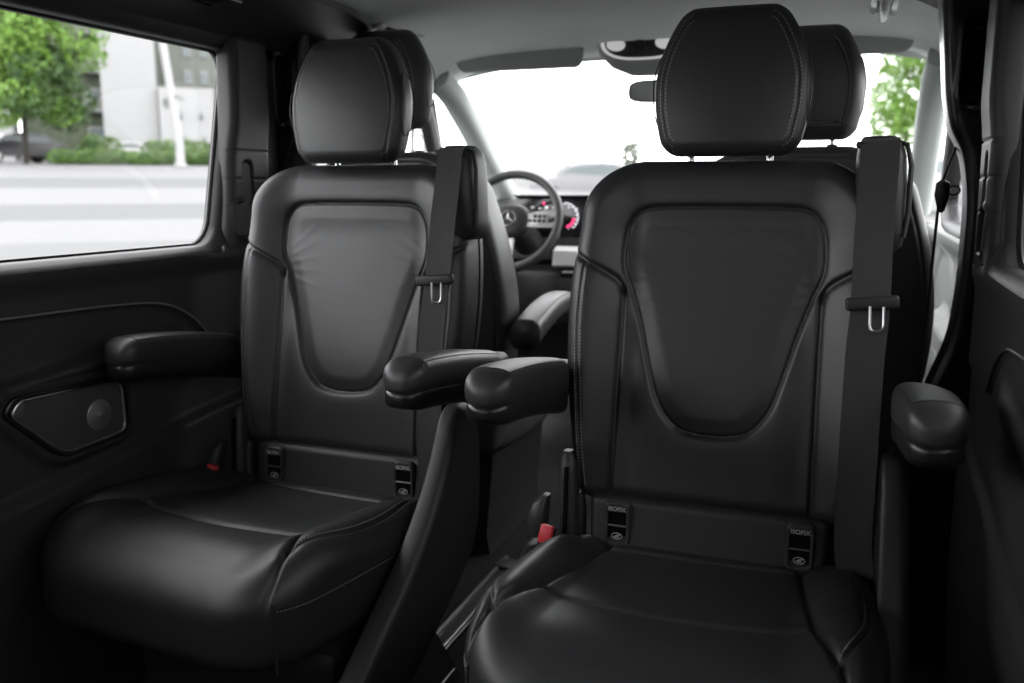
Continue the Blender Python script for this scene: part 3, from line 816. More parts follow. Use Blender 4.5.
    if sg < 0:
        R0 = rnd(SPK)
        spk = sp.loft([[(X(sg, .010), a, b) for a, b in ins_poly(R0, .03)], [(X(sg, .0255), a, b) for a, b in ins_poly(R0, .035)], [(X(sg, .0275), a, b) for a, b in ins_poly(R0, .055)], [(X(sg, .028), a, b) for a, b in ins_poly(R0, .2)], [(X(sg, .028), a, b) for a, b in ins_poly(R0, .6)]]).build('speaker_grille', M['mesh_metal'], door)
        MB().tube([(X(sg, .027), a, b) for a, b in ins_poly(R0, .03)], .003, n=8, closed=True).build('speaker_rim', M['satin'], spk)
        MB().tube([(X(sg, .0255), a, b) for a, b in ins_poly(R0, -.07)], .004, n=8, closed=True).build('speaker_surround', M['plastic_gloss'], spk)
        mt = Matrix.Translation((X(sg, .0278), 1.300, .610)) @ Matrix.Rotation(-sg * PI / 2, 4, 'Y')
        MB().lathe([(0, 0), (.030, 0), (.030, .002), (.027, .004), (.010, .0032), (.006, .006), (0, .0065)], 40, mt).build('speaker_disc', M['cone'], spk)
    # glass
    g = MB().loft([[(X(sg, -.034), y, z) for y, z in inn], [(X(sg, -.039), y, z) for y, z in inn]]).build(f'window_{nm}', M['glass'] if sg < 0 else M['glass_mid'], smooth=False); tag(g, kind='structure')

# ---- side walls behind (rear) and structural wall skins
for sg, nm in ((-1, 'left'), (1, 'right')):
    w = MB(); w.box((X(sg, -.055), .45, .44), (.04, 3.6, .88)); w.box((X(sg, -.055), -.95, 1.16), (.04, .3, .56)); w.box((X(sg, -.055), .45, 1.375), (.04, 3.6, .06)) ; w.box((X(sg, -.055), 1.97, 1.13), (.04, .26, .5))
    tag(w.build(f'wall_{nm}', M['trim'], smooth=False), kind='structure')

# ---- B pillars
for sg in (-1, 1):
    def bt(a, b, de, sg=sg):
        h = .0 * a + .012
        u = np.hypot(np.maximum(np.abs(b - 1.275) - .062, 0), a - .014 - off_)
        h = h - .034 * (1 - sstep(u, .012, .024)) + .005 * np.exp(-((u - .027) / .005) ** 2)
        h = h + groove(u - .040, .0018, .0)
        return h
    off_ = .012 if sg > 0 else -.022
    tab = [(.02, .20), (.20, .155), (.40, .105), (.55, .062), (.64, .034), (.72, .008), (.80, -.002), (.92, -.006), (1.05, .0), (1.11, .014), (1.15, .034), (1.20, .046), (1.30, .058), (1.45, .075)]
    rows = [(z, (d + off_ + .012 - .075) / 2, (d + off_ + .012 + .075) / 2) for z, d in tab]
    pb_ = Pillow(rows, .01, .01, bt, lambda a, b, de: -.11 + 0 * a, .022, .02, lambda a, b, h, sg=sg: (XC + sg * (HWS[sg] - a), 2.02 - h, b), 110, 260)
    o = pb_.build(f'trim_{n_trim}', M['trim_grey'], None); tag(o, kind='structure'); n_trim += 1; o.data.materials.clear(); o.data.materials.append(M['plastic_gloss'])
    MB().tube([(X(sg, .014 + off_), 2.038, 1.215), (X(sg, .014 + off_), 2.038, 1.335)], .010, n=10).build('handle_recess_liner', M['void'], o)
    # light strip on the lower pillar edge
    P = [(X(sg, d + .001), 2.05, z) for z, d in tab if .62 < z < .93][::-1]
    MB().ribbon(P, .05, .003, (0, 1, 0)).build('sill_edge', M['plastic_mid'], o)

# ---- front doors with window openings
FY0, FY1, FZ0, FZ1 = 2.16, 3.00, .93, 1.33
for sg in (-1, 1):
    nm = 3 if sg < 0 else 4
    ny, nz = 120, 90
    y = np.linspace(2.10, 3.55, ny); z = np.linspace(.04, .915, nz); A, B = np.meshgrid(y, z)
    D = -.03 + .030 * sstep(B, .84, .90) + .05 * (1 - sstep(np.abs(B - .66), .02, .05)) * (1 - sstep(A, 2.75, 2.95)) + .03 * (1 - sstep(B, .34, .42))
    rr2 = np.hypot((A - 2.9) / .30, (B - .70) / .16); D = D + .010 * np.exp(-((rr2 - 1) / .06) ** 2)
    V = np.stack([XC + sg * (HWS[sg] - D), A, B], -1).reshape(-1, 3); n = ny * nz
    idx = np.arange(n).reshape(nz, ny); q = np.stack([idx[:-1, :-1], idx[:-1, 1:], idx[1:, 1:], idx[1:, :-1]], -1).reshape(-1, 4)
    ring = np.concatenate([idx[0, :], idx[1:, -1], idx[-1, -2::-1], idx[-2:0:-1, 0]]); nxt = np.roll(ring, -1); k = np.arange(len(ring))
    V2 = V[ring].copy(); V2[:, 0] = XC + sg * (HWS[sg] + .09); F = q.tolist() + np.stack([ring, n + k, n + np.roll(k, -1), nxt], 1).tolist() + [(n + k).tolist()]
    d = fixn(obj(f'door_{nm}', np.vstack([V, V2]), F, M['door_grey'])); tag(d, kind='structure')
    inn = dens([(2.17, .945), (2.85, .945), (2.97, 1.00), (2.82, 1.30), (2.74, 1.335), (2.19, 1.345), (2.165, 1.32)][::1], 8)
    cy, cz = 2.55, 1.14
    def outer2(p):
        y, z = p; dy, dz = y - cy, z - cz; L = math.hypot(dy, dz); return (y + dy / L * .05, z + dz / L * .05)
    ringframe(inn, outer2, [(0, -.05), (0, -.03), (.2, -.015), (.6, -.008), (1, -.012), (1, -.06)], sg).build('window_frame', M['trim_grey'], d)
    MB().tube([(X(sg, -.012), y, z) for y, z in [outer2(p) for p in inn]], .006, n=8, closed=True).build('frame_bright_line', M['dash_silver'], d)
    # quarter window frame bars
    MB().loft([rsec(X(sg, -.035), 2.955, 1.14, .0, .0)] if False else [[(X(sg, -.01), 3.0, .93), (X(sg, -.05), 3.0, .93), (X(sg, -.05), 3.045, .93), (X(sg, -.01), 3.045, .93)], [(X(sg, -.01), 2.86, 1.33), (X(sg, -.05), 2.86, 1.33), (X(sg, -.05), 2.90, 1.33), (X(sg, -.01), 2.90, 1.33)]]).build('quarter_bar', M['trim_grey'], d, smooth=False)
    g = MB().loft([[(X(sg, -.042), y, z) for y, z in inn], [(X(sg, -.046), y, z) for y, z in inn]]).build(f'window_{nm}', M['glass'], smooth=False); tag(g, kind='structure')
    q = [(3.05, .94), (3.48, .94), (3.40, 1.02), (2.92, 1.32)]
    g = MB().loft([[(X(sg, -.042), y, z) for y, z in q], [(X(sg, -.046), y, z) for y, z in q]]).build(f'window_{nm+2}', M['glass'], smooth=False); tag(g, kind='structure')
    # roof-side strip above the front door
    MB().loft([[(X(sg, .0), y, 1.36), (X(sg, -.06), y, 1.35), (X(sg, -.06), y, 1.42), (X(sg, -.0), y, 1.40)] for y in (2.06, 2.5, 2.96)]).build('roof_side_trim', M['pillar_cloth'], d)
    # A pillar
    P = [(2.86, 1.395, .030, .040), (2.98, 1.345, .035, .042), (3.12, 1.26, .034, .042), (3.28, 1.15, .032, .042), (3.45, 1.04, .030, .045), (3.58, .96, .030, .05)]
    secs = []
    for y, z, dd, w in P:
        nrm = Vector((0, .57, .82))
        c = Vector((X(sg, dd - .01), y, z)); sec = []
        for k in range(20):
            a = 2 * PI * k / 20; ca, sa = math.cos(a), math.sin(a)
            sec.append(tuple(c + Vector((sg * math.copysign(abs(ca) ** .7, ca) * w, 0, 0)) + nrm * math.copysign(abs(sa) ** .7, sa) * .040))
        secs.append(sec)
    o = MB().loft(secs).build(f'trim_{n_trim}', M['pillar_cloth']); tag(o, kind='structure'); n_trim += 1

# windshield
wb = [(X(-1, -.03), 3.82, .965), (X(1, -.03), 3.82, .965)]; ws = []
top_e = [(x, 3.00 + .04 * math.cos((x - XC) / .78 * PI / 2), 1.475 - .045 * ((x - XC) / .78) ** 2) for x in np.linspace(X(-1, -.02), X(1, -.02), 15)]
bot_e = [(x, 3.66 + .22 * math.cos((x - XC) / .8 * PI / 2), .955) for x in np.linspace(X(-1, -.03), X(1, -.03), 15)]
V = []; F = []
for j in range(9):
    t = j / 8; V += [tuple((1 - t) * np.array(b) + t * np.array(a)) for a, b in zip(top_e, bot_e)]
n0 = len(V); V += [(x, y + .004, z + .004) for x, y, z in V]
for j in range(8):
    for i in range(14):
        q = (j * 15 + i, j * 15 + i + 1, (j + 1) * 15 + i + 1, (j + 1) * 15 + i); F += [q, tuple(k + n0 for k in q[::-1])]
g = obj('window_7', V, F, M['glass_wind']); tag(g, kind='structure')
# front bulkhead and rear wall with two unseen panes, tinted unevenly to shape the light
tag(MB().box((XC, 3.95, .46), (1.60, .04, .96)).build('wall_front', M['plastic'], smooth=False), kind='structure')
w = MB(); w.box((XC, -1.07, .44), (1.66, .06, .90)); w.box((XC, -1.07, 1.44), (1.66, .06, .10)); w.box((X(-1, .0), -1.07, .72), (.10, .06, 1.4)); w.box((X(1, .0), -1.07, 1.14), (.14, .06, .54)); w.box((XC + .03, -1.07, .72), (.08, .06, 1.4))
tag(w.build('wall_rear', M['trim'], smooth=False), kind='structure')
tag(MB().box((XC + .40, -1.07, 1.14), (.72, .006, .50)).build('window_8', M['glass_dark'], smooth=False), kind='structure')
tag(MB().box((XC - .38, -1.07, 1.14), (.76, .006, .50)).build('window_9', M['glass_mid'], smooth=False), kind='structure')

# ================================================================== DASHBOARD AND CONTROLS
db = empty('dashboard', (XC, 3.24, 0)); tag(db, 'black dashboard with a wide dark display, beyond the steering wheel', 'dashboard')
secs = []
for x in np.linspace(-.77, .77, 40):
    c = .03 * (x / .77) ** 2
    secs.append([(x, y - c * 0 + (.02 if abs(x) > .7 else 0), z) for y, z in ((.66, .2), (.20, .25), (.12, .45), (.07, .60), (.05, .68), (.055, .74), (.03, .765), (.035, .80), (.06, .845), (.075, .90), (.10, .955), (.16, .985), (.35, .985), (.55, .965), (.66, .94))])
MB().loft(secs).build('dash_body', M['plastic_mid'], db)
scr = MB().box((-.30, .020, .925), (.66, .020, .155), rot=(-.10, 0, 0), bev=.006).build('display', M['screen'], db)
MB().box((-.30, .012, 1.003), (.66, .03, .006), bev=.002).build('display_hood', M['plastic_mid'], scr)
def gauge(cx, cz, r):
    mb = MB(); mb.tube([(cx + r * math.cos(a), .0065, cz + r * math.sin(a)) for a in [math.radians(t) for t in range(-50, 91, 10)]], .0022, n=6); mb.build('gauge_scale', M['glow_white'], scr)
    mb = MB(); mb.tube([(cx + r * .72 * math.cos(a), .0045, cz + r * .72 * math.sin(a)) for a in [math.radians(t) for t in range(-75, 1, 10)]], .0050, n=6); mb.build('gauge_red_zone', M['glow_red'], scr)
    mb = MB()
    for t in range(-70, 91, 20): mb.box((cx + r * .9 * math.cos(math.radians(t)), .0065, cz + r * .9 * math.sin(math.radians(t))), (.006, .002, .004))
    mb.build('gauge_marks', M['glow_white'], scr)
gauge(-.430, .925, .052)
MB().lathe([(0, 0), (.0055, 0), (.0055, .002), (0, .002)], 14, Matrix.Translation((-.510, .0045, .975)) @ Matrix.Rotation(PI / 2, 4, 'X')).build('warning_light', M['glow_red'], scr)
MB().lathe([(0, 0), (.006, 0), (.006, .002), (0, .002)], 14, Matrix.Translation((-.499, .0045, .960)) @ Matrix.Rotation(PI / 2, 4, 'X')).build('status_light', M['glow_white'], scr)
for k in range(6): MB().box((-.555 + .028 * k + (.03 if k > 1 else 0), .0065, .960 - .004 * (k % 2)), (.010, .002, .004)).build('status_light', M['glow_white'], scr)
MB().box((-.275, .0015, .960), (.010, .002, .020)).build('status_light', M['glow_white'], scr)
MB().loft([rsec(x, 0, 0, .01, .01) for x in (0, 1)] if False else [[(x, .000, .800), (x, .040, .815), (x, .045, .790), (x, -.012, .742), (x, -.016, .748)] for x in np.linspace(-.47, .60, 10)]).build('silver_shelf', M['dash_silver'], db)
MB().box((-.20, -.008, .722), (.46, .012, .010), bev=.003).build('chrome_strip', M['satin'], db)
for x in (-.36, -.29, -.22): MB().lathe([(0, 0), (.014, 0), (.014, .012), (.011, .016), (0, .016)], 20, Matrix.Translation((x, -.002, .775)) @ Matrix.Rotation(math.radians(60), 4, 'X')).build('rotary_switch', M['satin'], db)
MB().box((-.20, .03, .62), (.50, .10, .17), bev=.02).build('lower_console', M['plastic'], db)
MB().box((-.33, -.022, .60), (.12, .01, .035), bev=.004).build('storage_slot', M['plastic_gloss'], db)
MB().box((-.53, .04, .62), (.20, .10, .20), bev=.03).build('knee_panel', M['plastic_mid'], db)

# steering wheel, axis tilted
sw = empty('steering_wheel', (-1.123, 3.0, .918)); tag(sw, 'thick black leather steering wheel with silver spokes and a star emblem', 'steering wheel')
MT = Matrix.Rotation(math.radians(66), 4, 'X')      # local z -> points towards the driver (-y) and up
def T(p): return tuple(MT @ Vector(p))
R_ = .178
rim = MB().tube([T((R_ * math.cos(a), R_ * math.sin(a) * .99, 0)) for a in [2 * PI * k / 72 for k in range(72)]], .0155, n=14, closed=True).build('rim', M['front_leather'], sw)
hubm = MB(); secs = []
for z, s_ in ((-.035, .7), (-.02, .95), (0, 1.0), (.012, .93), (.02, .75), (.023, .4)):
    secs.append([T((s_ * .072 * math.copysign(abs(math.cos(a)) ** .8, math.cos(a)), s_ * .066 * math.copysign(abs(math.sin(a)) ** .8, math.sin(a)) - .004, z)) for a in [2 * PI * k / 36 for k in range(36)]])
hub = hubm.loft(secs).build('hub', M['plastic'], sw)
em = MB().tube([T((.027 * math.cos(a), .027 * math.sin(a), .025)) for a in [2 * PI * k / 32 for k in range(32)]], .0022, n=6, closed=True)
for k in range(3):
    a = PI / 2 + 2 * PI * k / 3; em.tube([T((0, 0, .0262)), T((.027 * math.cos(a), .027 * math.sin(a), .025))], [.0040, .0008], n=6)
em.build('emblem', M['chrome'], hub)
for sx in (-1, 1):
    for zz, w1 in ((.022, .017), (-.016, .014)):
        pts_ = [T((sx * .055, zz * .6 - .004, .004)), T((sx * .10, zz, .004)), T((sx * .165, zz * 1.1 + .004, -.002))]
        MB().ribbon(pts_, w1 * 1.3, .012, T((0, 1, 0))).build('spoke', M['dash_silver'], sw)
    pod = MB().box((0, 0, 0), (.055, .040, .012), bev=.005); pod.v = [T((v[0] + sx * .112, v[1] + .004, v[2] + .006)) for v in pod.v]; pod = pod.build('switch_pod', M['dash_silver'], sw)
    for i in range(3):
        for j in range(2):
            b_ = MB().box((0, 0, 0), (.013, .013, .004), bev=.002); b_.v = [T((v[0] + sx * (.095 + .017 * i), v[1] - .004 + .017 * j, v[2] + .013)) for v in b_.v]; b_.build('button', M['plastic'], pod)
MB().ribbon([T((0, -.05, .002)), T((0, -.11, 0)), T((0, -.168, -.004))], .05, .014, (1, 0, 0)).build('spoke', M['dash_silver'], sw)
MB().tube([T((0, 0, -.02)), T((0, 0, -.09)), T((0, 0, -.20))], [.035, .045, .055], n=20).build('steering_column', M['plastic'], sw)
MB().tube([T((.05, .03, -.06)), T((.13, .045, -.055)), T((.175, .05, -.05))], [.006, .006, .009], n=10).build('stalk', M['plastic'], sw)
# glass-edge objects on the header: visors, console, mirror
def visor(x, label, side):
    r = empty('sun_visor', (x, 2.84, 1.466)); tag(r, label, 'sun visor')
    pv = Pillow([(-.075, 0, .205), (-.04, .0, .215), (.0, 0, .218), (.05, 0, .214), (.075, 0, .205)], .03, .03, lambda a, b, de: .012 + 0 * a, lambda a, b, de: -.012 + 0 * a, .010, .010, lambda a, b, h: (a, -h * .9 - b * .75, -.012 + b * .25 - h * .6), 60, 30)
    pv = Pillow([(-.040, 0, .205), (-.02, .0, .214), (.0, 0, .218), (.03, 0, .214), (.040, 0, .205)], .02, .02, lambda a, b, de: .012 + 0 * a, lambda a, b, de: -.010 + 0 * a, .010, .010, lambda a, b, h: (a, -h - .35 * b, b - .02), 60, 30)
    pv.build('visor_panel', M['grey_plastic'], r)
    MB().tube([(-side * .205, .0, .012), (-side * .10, .0, .016), (side * .12, .0, .012)], .006, n=8).build('pivot_rod', M['plastic_mid'], r)
visor(-1.035, 'folded grey sun visor above the windshield on the driver side', -1)
visor(-.085, 'folded grey sun visor above the windshield behind the right headrests', 1)
oc = empty('overhead_console', (-.625, 2.80, 1.475)); oc.rotation_euler.x = -.78; oc.scale = (1.12, 1.0, 1.0); tag(oc, 'overhead lamp console with two clear reading lamps, at the roof centre', 'ceiling lamp')
secs = []
for y, w, z0_ in ((-.09, .085, .015), (-.07, .115, .005), (-.02, .128, .0), (.05, .125, .0), (.10, .100, .005), (.13, .06, .012)):
    secs.append([(w * math.copysign(abs(math.cos(a)) ** .6, math.cos(a)), y, z0_ + .0 + (.024 * math.sin(a))) for a in [2 * PI * k / 32 for k in range(32)]])
ocb = MB().loft(secs).build('console_body', M['grey_plastic'], oc, auto=False)
# lamp cluster: outer ring given a glow to look bright, and two lenses
P = []
for k in range(40):
    a = 2 * PI * k / 40; P.append((.104 * math.copysign(abs(math.cos(a)) ** .7, math.cos(a)), -.0 + .052 * math.sin(a), -.024))
MB().tube(P, .0055, n=8, closed=True).build('lamp_bezel', M['lamp_lit'], oc)
MB().loft([[(x * s_, y * s_, z - q) for x, y, z in P] for s_, q in ((.95, -.01), (.94, .002), (.6, .004))]).build('lamp_cluster', M['frame_grey'], oc)
for sx in (-1, 1):
    MB().lathe([(0, 0), (.022, 0), (.021, .008), (.012, .014), (0, .016)], 24, Matrix.Translation((sx * .066, -.004, -.024)) @ Matrix.Rotation(PI, 4, 'X') @ Matrix.Scale(1.2, 4, (1, 0, 0))).build('reading_lamp', M['lamp_lit'], oc)
    MB().box((sx * .024, .012, -.030), (.018, .034, .010), bev=.003).build('lamp_switch', M['plastic_mid'], oc)
MB().box((0, -.010, -.030), (.022, .040, .010), bev=.003).build('lamp_switch', M['plastic'], oc)
mir_ = empty('rear_view_mirror', (-.59, 3.0, 1.340)); tag(mir_, 'small black rear-view mirror hanging from the overhead lamp console', 'mirror')
MB().loft([rsec(.0, y, z, w, h_, 28, 4) for y, z, w, h_ in ((.02, 0, .10, .028), (.0, 0, .118, .036), (-.012, 0, .118, .036))]).build('mirror_housing', M['plastic'], mir_)
MB().loft([rsec(.0, y, 0, w, h_, 28, 4) for y, w, h_ in ((-.011, .113, .032), (-.0135, .112, .031))]).build('mirror_glass', M['chrome'], mir_)
MB().tube([(.0, .015, .0), (.0, .02, .05), (.0, -.02, .07)], [.008, .012, .016], n=12).build('mirror_arm', M['plastic'], mir_)
# grab handles on the roof sides
for sg in (-1, 1):
    r = empty('grab_handle', (-1.185 if sg < 0 else .040, 2.29 if sg < 0 else 2.36, 1.446)); tag(r, 'pale roof grab handle ' + ('above the driver headrest' if sg < 0 else 'high on the right beside the sun visor'), 'handle')
    P = [(0, -.10, .015), (0, -.09, -.004), (0, -.06, -.014), (0, 0, -.017), (0, .06, -.014), (0, .09, -.004), (0, .10, .015)]
    MB().tube([tuple(p) for p in spline(P, 5)], .011, n=12).build('grip', M['lamp_lens'], r)
    MB().box((0, 0, .006), (.060, .23, .010), rot=(0, sg * .15, 0), bev=.004).build('mount_plate', M['lamp_lens'], r)
    MB().box((0, 0, .0015), (.034, .16, .006), rot=(0, sg * .15, 0), bev=.002).build('grip_recess', M['plastic'], r)
    for yy in (-.095, .095): MB().box((0, yy, .006), (.034, .030, .02), rot=(0, sg * .3, 0), bev=.005).build('end_cap', M['dash_silver'], r)

# cord hanging by the right door opening
c = spline([(.205, 2.10, 1.17), (.185, 2.10, 1.10), (.167, 2.08, 1.03), (.160, 2.06, .90), (.157, 2.05, .78), (.150, 2.05, .66), (.145, 2.05, .52), (.13, 2.05, .40)], 6)
cr_ = MB().tube([tuple(p) for p in c], .0032, n=8).build('hanging_cord', M['cord']); tag(cr_, 'thin black cord with a plug and loop, hanging in the right door opening', 'cord')
MB().loft([rsec(.168, 2.075, 1.03, .001, .001, 16, 2)] if False else [[(.169 + r * math.cos(a), 2.07 + r * math.sin(a), z) for a in [2 * PI * k / 16 for k in range(16)]] for z, r in ((1.052, .004), (1.045, .013), (1.02, .015), (1.005, .011), (.990, .007), (.985, .003))]).build('plug', M['cord'], cr_)
MB().tube([(.190 + .011 * math.cos(a), 2.068, 1.030 + .009 * math.sin(a)) for a in [2 * PI * k / 20 for k in range(20)]], .002, n=6, closed=True).build('loop', M['cord'], cr_)

# floor rails
for i, (x, lab) in enumerate(((-.83, 'metal floor rail between the two swivel seats, nearer the left one'), (-.44, 'metal floor rail under the right swivel seat'))):
    r = empty('seat_rail', (x, 1.4, 0)); tag(r, lab, 'floor rail', None)
    MB().box((0, 0, .006), (.060, 1.7, .010), bev=.002).build('rail_base', M['steel'], r)
    for s_ in (-.021, .021): MB().box((s_, 0, .014), (.010, 1.7, .010), bev=.002).build('rail_lip', M['satin'], r)
    MB().box((0, .80, .012), (.066, .06, .018), bev=.006).build('end_cap', M['plastic_mid'], r)
# tall boxed sill cover beside the rail
# ================================================================== OUTSIDE
DIRX, DIRY = math.sin(math.radians(-44.4)), math.cos(math.radians(-44.4))
SX, SY = math.cos(math.radians(44.4)), math.sin(math.radians(44.4))   # sideways axis (to the right when looking out)
def gz(d):
    if d < 9: return -.56
    if d < 45: return -.56 + (d - 9) * (2.49 / 36)
    return 1.93 + (d - 45) * .033
def wp(d, s, z=0): return (DIRX * d + SX * s, DIRY * d + SY * s, gz(d) + z)
def strip(d0, d1, dz=0.0):
    n = max(2, int((d1 - d0) / 2) + 1); s0, s1 = -60, 75; V = []; F = []
    dd = np.linspace(d0, d1, n)
    for d in dd:
        for s_ in (s0, s1): V.append(wp(d, s_, dz))
    for d in dd:
        for s_ in (s0, s1): V.append(wp(d, s_, dz - .6))
    m = 2 * n
    for i in range(n - 1):
        a = 2 * i; F += [(a, a + 1, a + 3, a + 2), (m + a, m + a + 2, m + a + 3, m + a + 1), (a, a + 2, m + a + 2, m + a), (a + 1, m + a + 1, m + a + 3, a + 3)]
    F += [(0, m, m + 1, 1), (2 * n - 2, 2 * n - 1, m + 2 * n - 1, m + 2 * n - 2)]
    return MB().add(V, F)
def d_of_elev(el):      # distance where a line of sight with this elevation meets the ground
    t = math.tan(math.radians(el)); d = 5.0
    while d < 200 and CAMZ + d * t > gz(d): d += .05
    return d
E_ = [-3.2, -1.95, -1.05, -.15, .42]
D_ = [d_of_elev(e) for e in E_]
print('road bands', D_)
edges = [-30] + [D_[0], D_[1], D_[2], D_[3], D_[4], 45.0]
mats = ['road_mid', 'road_light', 'road_grey', 'road_light', 'road_grey', 'road_light']
names = ['street', 'paved_strip', 'traffic_lane', 'paved_strip', 'traffic_lane', 'pavement']
for i in range(6):
    tag(strip(edges[i], edges[i + 1]).build(names[i], M[mats[i]], smooth=False), kind='structure')
tag(strip(45, 190).build('verge', M['road_light'], smooth=False), kind='structure')

def blob_leaves(mb, c, rad, n, size, rnd_=random, flat=1.0):
    for _ in range(n):
        while True:
            p = Vector((rnd_.uniform(-1, 1), rnd_.uniform(-1, 1), rnd_.uniform(-1, 1)))
            if .25 < p.length < 1: break
        p = p.normalized() * (p.length ** .35)
        q = Vector(c) + Vector((p.x * rad[0], p.y * rad[1], p.z * rad[2]))
        u = Vector((rnd_.gauss(0, 1), rnd_.gauss(0, 1), rnd_.gauss(0, .7))).normalized(); w = u.cross(Vector((rnd_.gauss(0, 1), rnd_.gauss(0, 1), rnd_.gauss(0, 1)))).normalized()
        s_ = size * rnd_.uniform(.6, 1.3); k = len(mb.v)
        mb.v += [tuple(q - u * s_), tuple(q + w * s_ * .5), tuple(q + u * s_), tuple(q - w * s_ * .5)]; mb.f.append((k, k + 1, k + 2, k + 3))
def tree(d, s_, h, r, label, n=3200, group=None):
    x, y, z = wp(d, s_); root = empty('tree', (x, y, z)); tag(root, label, 'tree', group)
    tr = MB(); tr.tube([(0, 0, -.1), (.1, 0, h * .25), (.35, .1, h * .45), (.2, .2, h * .8)], [.15, .11, .09, .04], n=10)
    for k in range(9):
        a = k * 2.4; tr.tube([(.2, .05, h * (.3 + .04 * k)), (r * .4 * math.cos(a), r * .4 * math.sin(a), h * (.45 + .04 * k)), (r * .75 * math.cos(a), r * .75 * math.sin(a), h * (.55 + .04 * k))], [.11, .07, .03], n=7)
    tr.build('trunk', M['bark'], root)
    rr_ = random.Random(int(d * 7 + s_))
    a_, b_ = MB(), MB()
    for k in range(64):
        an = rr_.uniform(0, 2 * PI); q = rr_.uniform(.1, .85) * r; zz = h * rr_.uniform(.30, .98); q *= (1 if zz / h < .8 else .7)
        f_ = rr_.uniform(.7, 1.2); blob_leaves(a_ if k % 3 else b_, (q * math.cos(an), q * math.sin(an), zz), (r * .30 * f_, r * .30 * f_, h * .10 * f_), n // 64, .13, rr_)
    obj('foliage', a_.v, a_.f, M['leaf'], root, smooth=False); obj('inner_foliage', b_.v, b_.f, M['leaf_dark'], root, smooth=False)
tree(46.3, -3.0, 7.6, 3.6, 'large green leafy street tree filling the left part of the side window', 26000)
tree(74, -9.5, 11, 4.2, 'green tree standing behind the large street tree', 4000)

def hedge(d, s0, s1, h, w, label, n):
    x, y, z = wp(d, (s0 + s1) / 2); root = empty('hedge', (x, y, z)); tag(root, label, 'hedge')
    mb = MB(); rr_ = random.Random(int(d + s0 * 3)); L = (s1 - s0) / 2
    core = MB()
    for k in range(int(L * 2 / .7) + 1):
        s_ = -L + .35 + k * .7
        hh = h * rr_.uniform(.85, 1.1)
        blob_leaves(mb, (SX * s_, SY * s_, hh * .5), (.6, w, hh * .52), n, .10, rr_)
    core.box((0, 0, h * .42), (2 * L, w * 1.2, h * .8), rot=(0, 0, math.radians(44.4)), bev=.15)
    core.build('hedge_core', M['leaf_dark'], root)
    obj('foliage', mb.v, mb.f, M['hedge'], root, smooth=False)
hedge(46, -1.9, 5.1, .72, .6, 'low clipped green hedge running along the far pavement', 300)
hedge(47.5, 2.1, 4.3, 1.15, .7, 'rounder taller bush rising behind the low hedge', 420)
hedge(49.2, -.6, .3, 1.5, .7, 'small dark green bush by the corner of the mossy building', 420)

def building(d, s0, s1, depth, h, m, label, wins, gable=None, name='building', rows=None):
    x, y, z = wp(d, (s0 + s1) / 2); root = empty(name, (x, y, z - .5), math.radians(44.4)); tag(root, label, 'building')
    w = s1 - s0
    b = MB()
    if gable:
        gh = gable; pr = [(-w / 2, 0), (w / 2, 0), (w / 2, h), (w * gh[0], h + gh[1]), (-w / 2, h)]
        b.loft([[(a, 0, c_) for a, c_ in pr], [(a, depth, c_) for a, c_ in pr]])
    else: b.box((0, depth / 2, h / 2), (w, depth, h))
    b.build('wall', M[m], root, smooth=False)
    for (u, v, ww, hh) in wins:
        f = MB().box((u, -.03, v), (ww, .10, hh), bev=.02).build('window_surround', M['white_wall'], root, smooth=False)
        MB().box((u, -.06, v), (ww * .82, .08, hh * .86)).build('pane', M['pane'], f, smooth=False)
    return root
# white tall gable wall and greyer block on it
bw = building(56.5, .35, 3.2, 3.0, 11.0, 'white_wall', 'tall blank white building wall with a slanting edge in the middle of the side window', [], gable=(-.2, 1.5))
bg = building(60.5, -4.0, .65, 7, 12, 'olive_wall', 'mossy green-grey building with stacked balconies beside the blank white wall', [(1.65, z, .95, 1.25) for z in (1.9, 4.1, 6.3, 8.5)] + [(-.9, z, .9, 1.2) for z in (4.1, 6.3)])
for z in (1.2, 3.4, 5.6, 7.8):
    MB().box((1.65, -.45, z), (1.5, .9, .12)).build('balcony_slab', M['white_wall'], bg, smooth=False)
    MB().box((1.65, -.86, z + .4), (1.5, .06, .6)).build('balcony_rail', M['grey_wall'], bg, smooth=False)
bgr = building(60.5, 1.9, 12.0, 6, 11.5, 'grey_wall', 'pale grey building with rows of small windows at the right of the side window', [(u, v, .45, .8) for u in (-1.7, -.75, .1, .8) for v in (5.6, 7.2, 8.8, 10.4)])
MB().box((-3.1, -.05, 6.8), (.10, .10, 5.0)).build('drain_pipe', M['olive_wall'], bgr, smooth=False)
# white lower wing in front of the grey building
wn = building(56, 3.25, 6.2, 3, 4.7, 'white_wall', 'low white building wing behind the white lamp post', [])
for (u, v) in ((-.35, 3.0), (.75, 3.0), (-.30, 1.7), (.85, 1.65)):
    l_ = MB().tube([(u, -.12, v + .35), (u - .02, -.25, v + .1), (u, -.12, v - .05)], .06, n=8); l_.build('wall_lamp', M['pane'], wn)
building(58, -13, -4.3, 5, 4.2, 'white_wall', 'pale low building behind the parked dark cars', [(u, 2.3, 1.1, 1.1) for u in (-2.6, -.4, 1.8)])

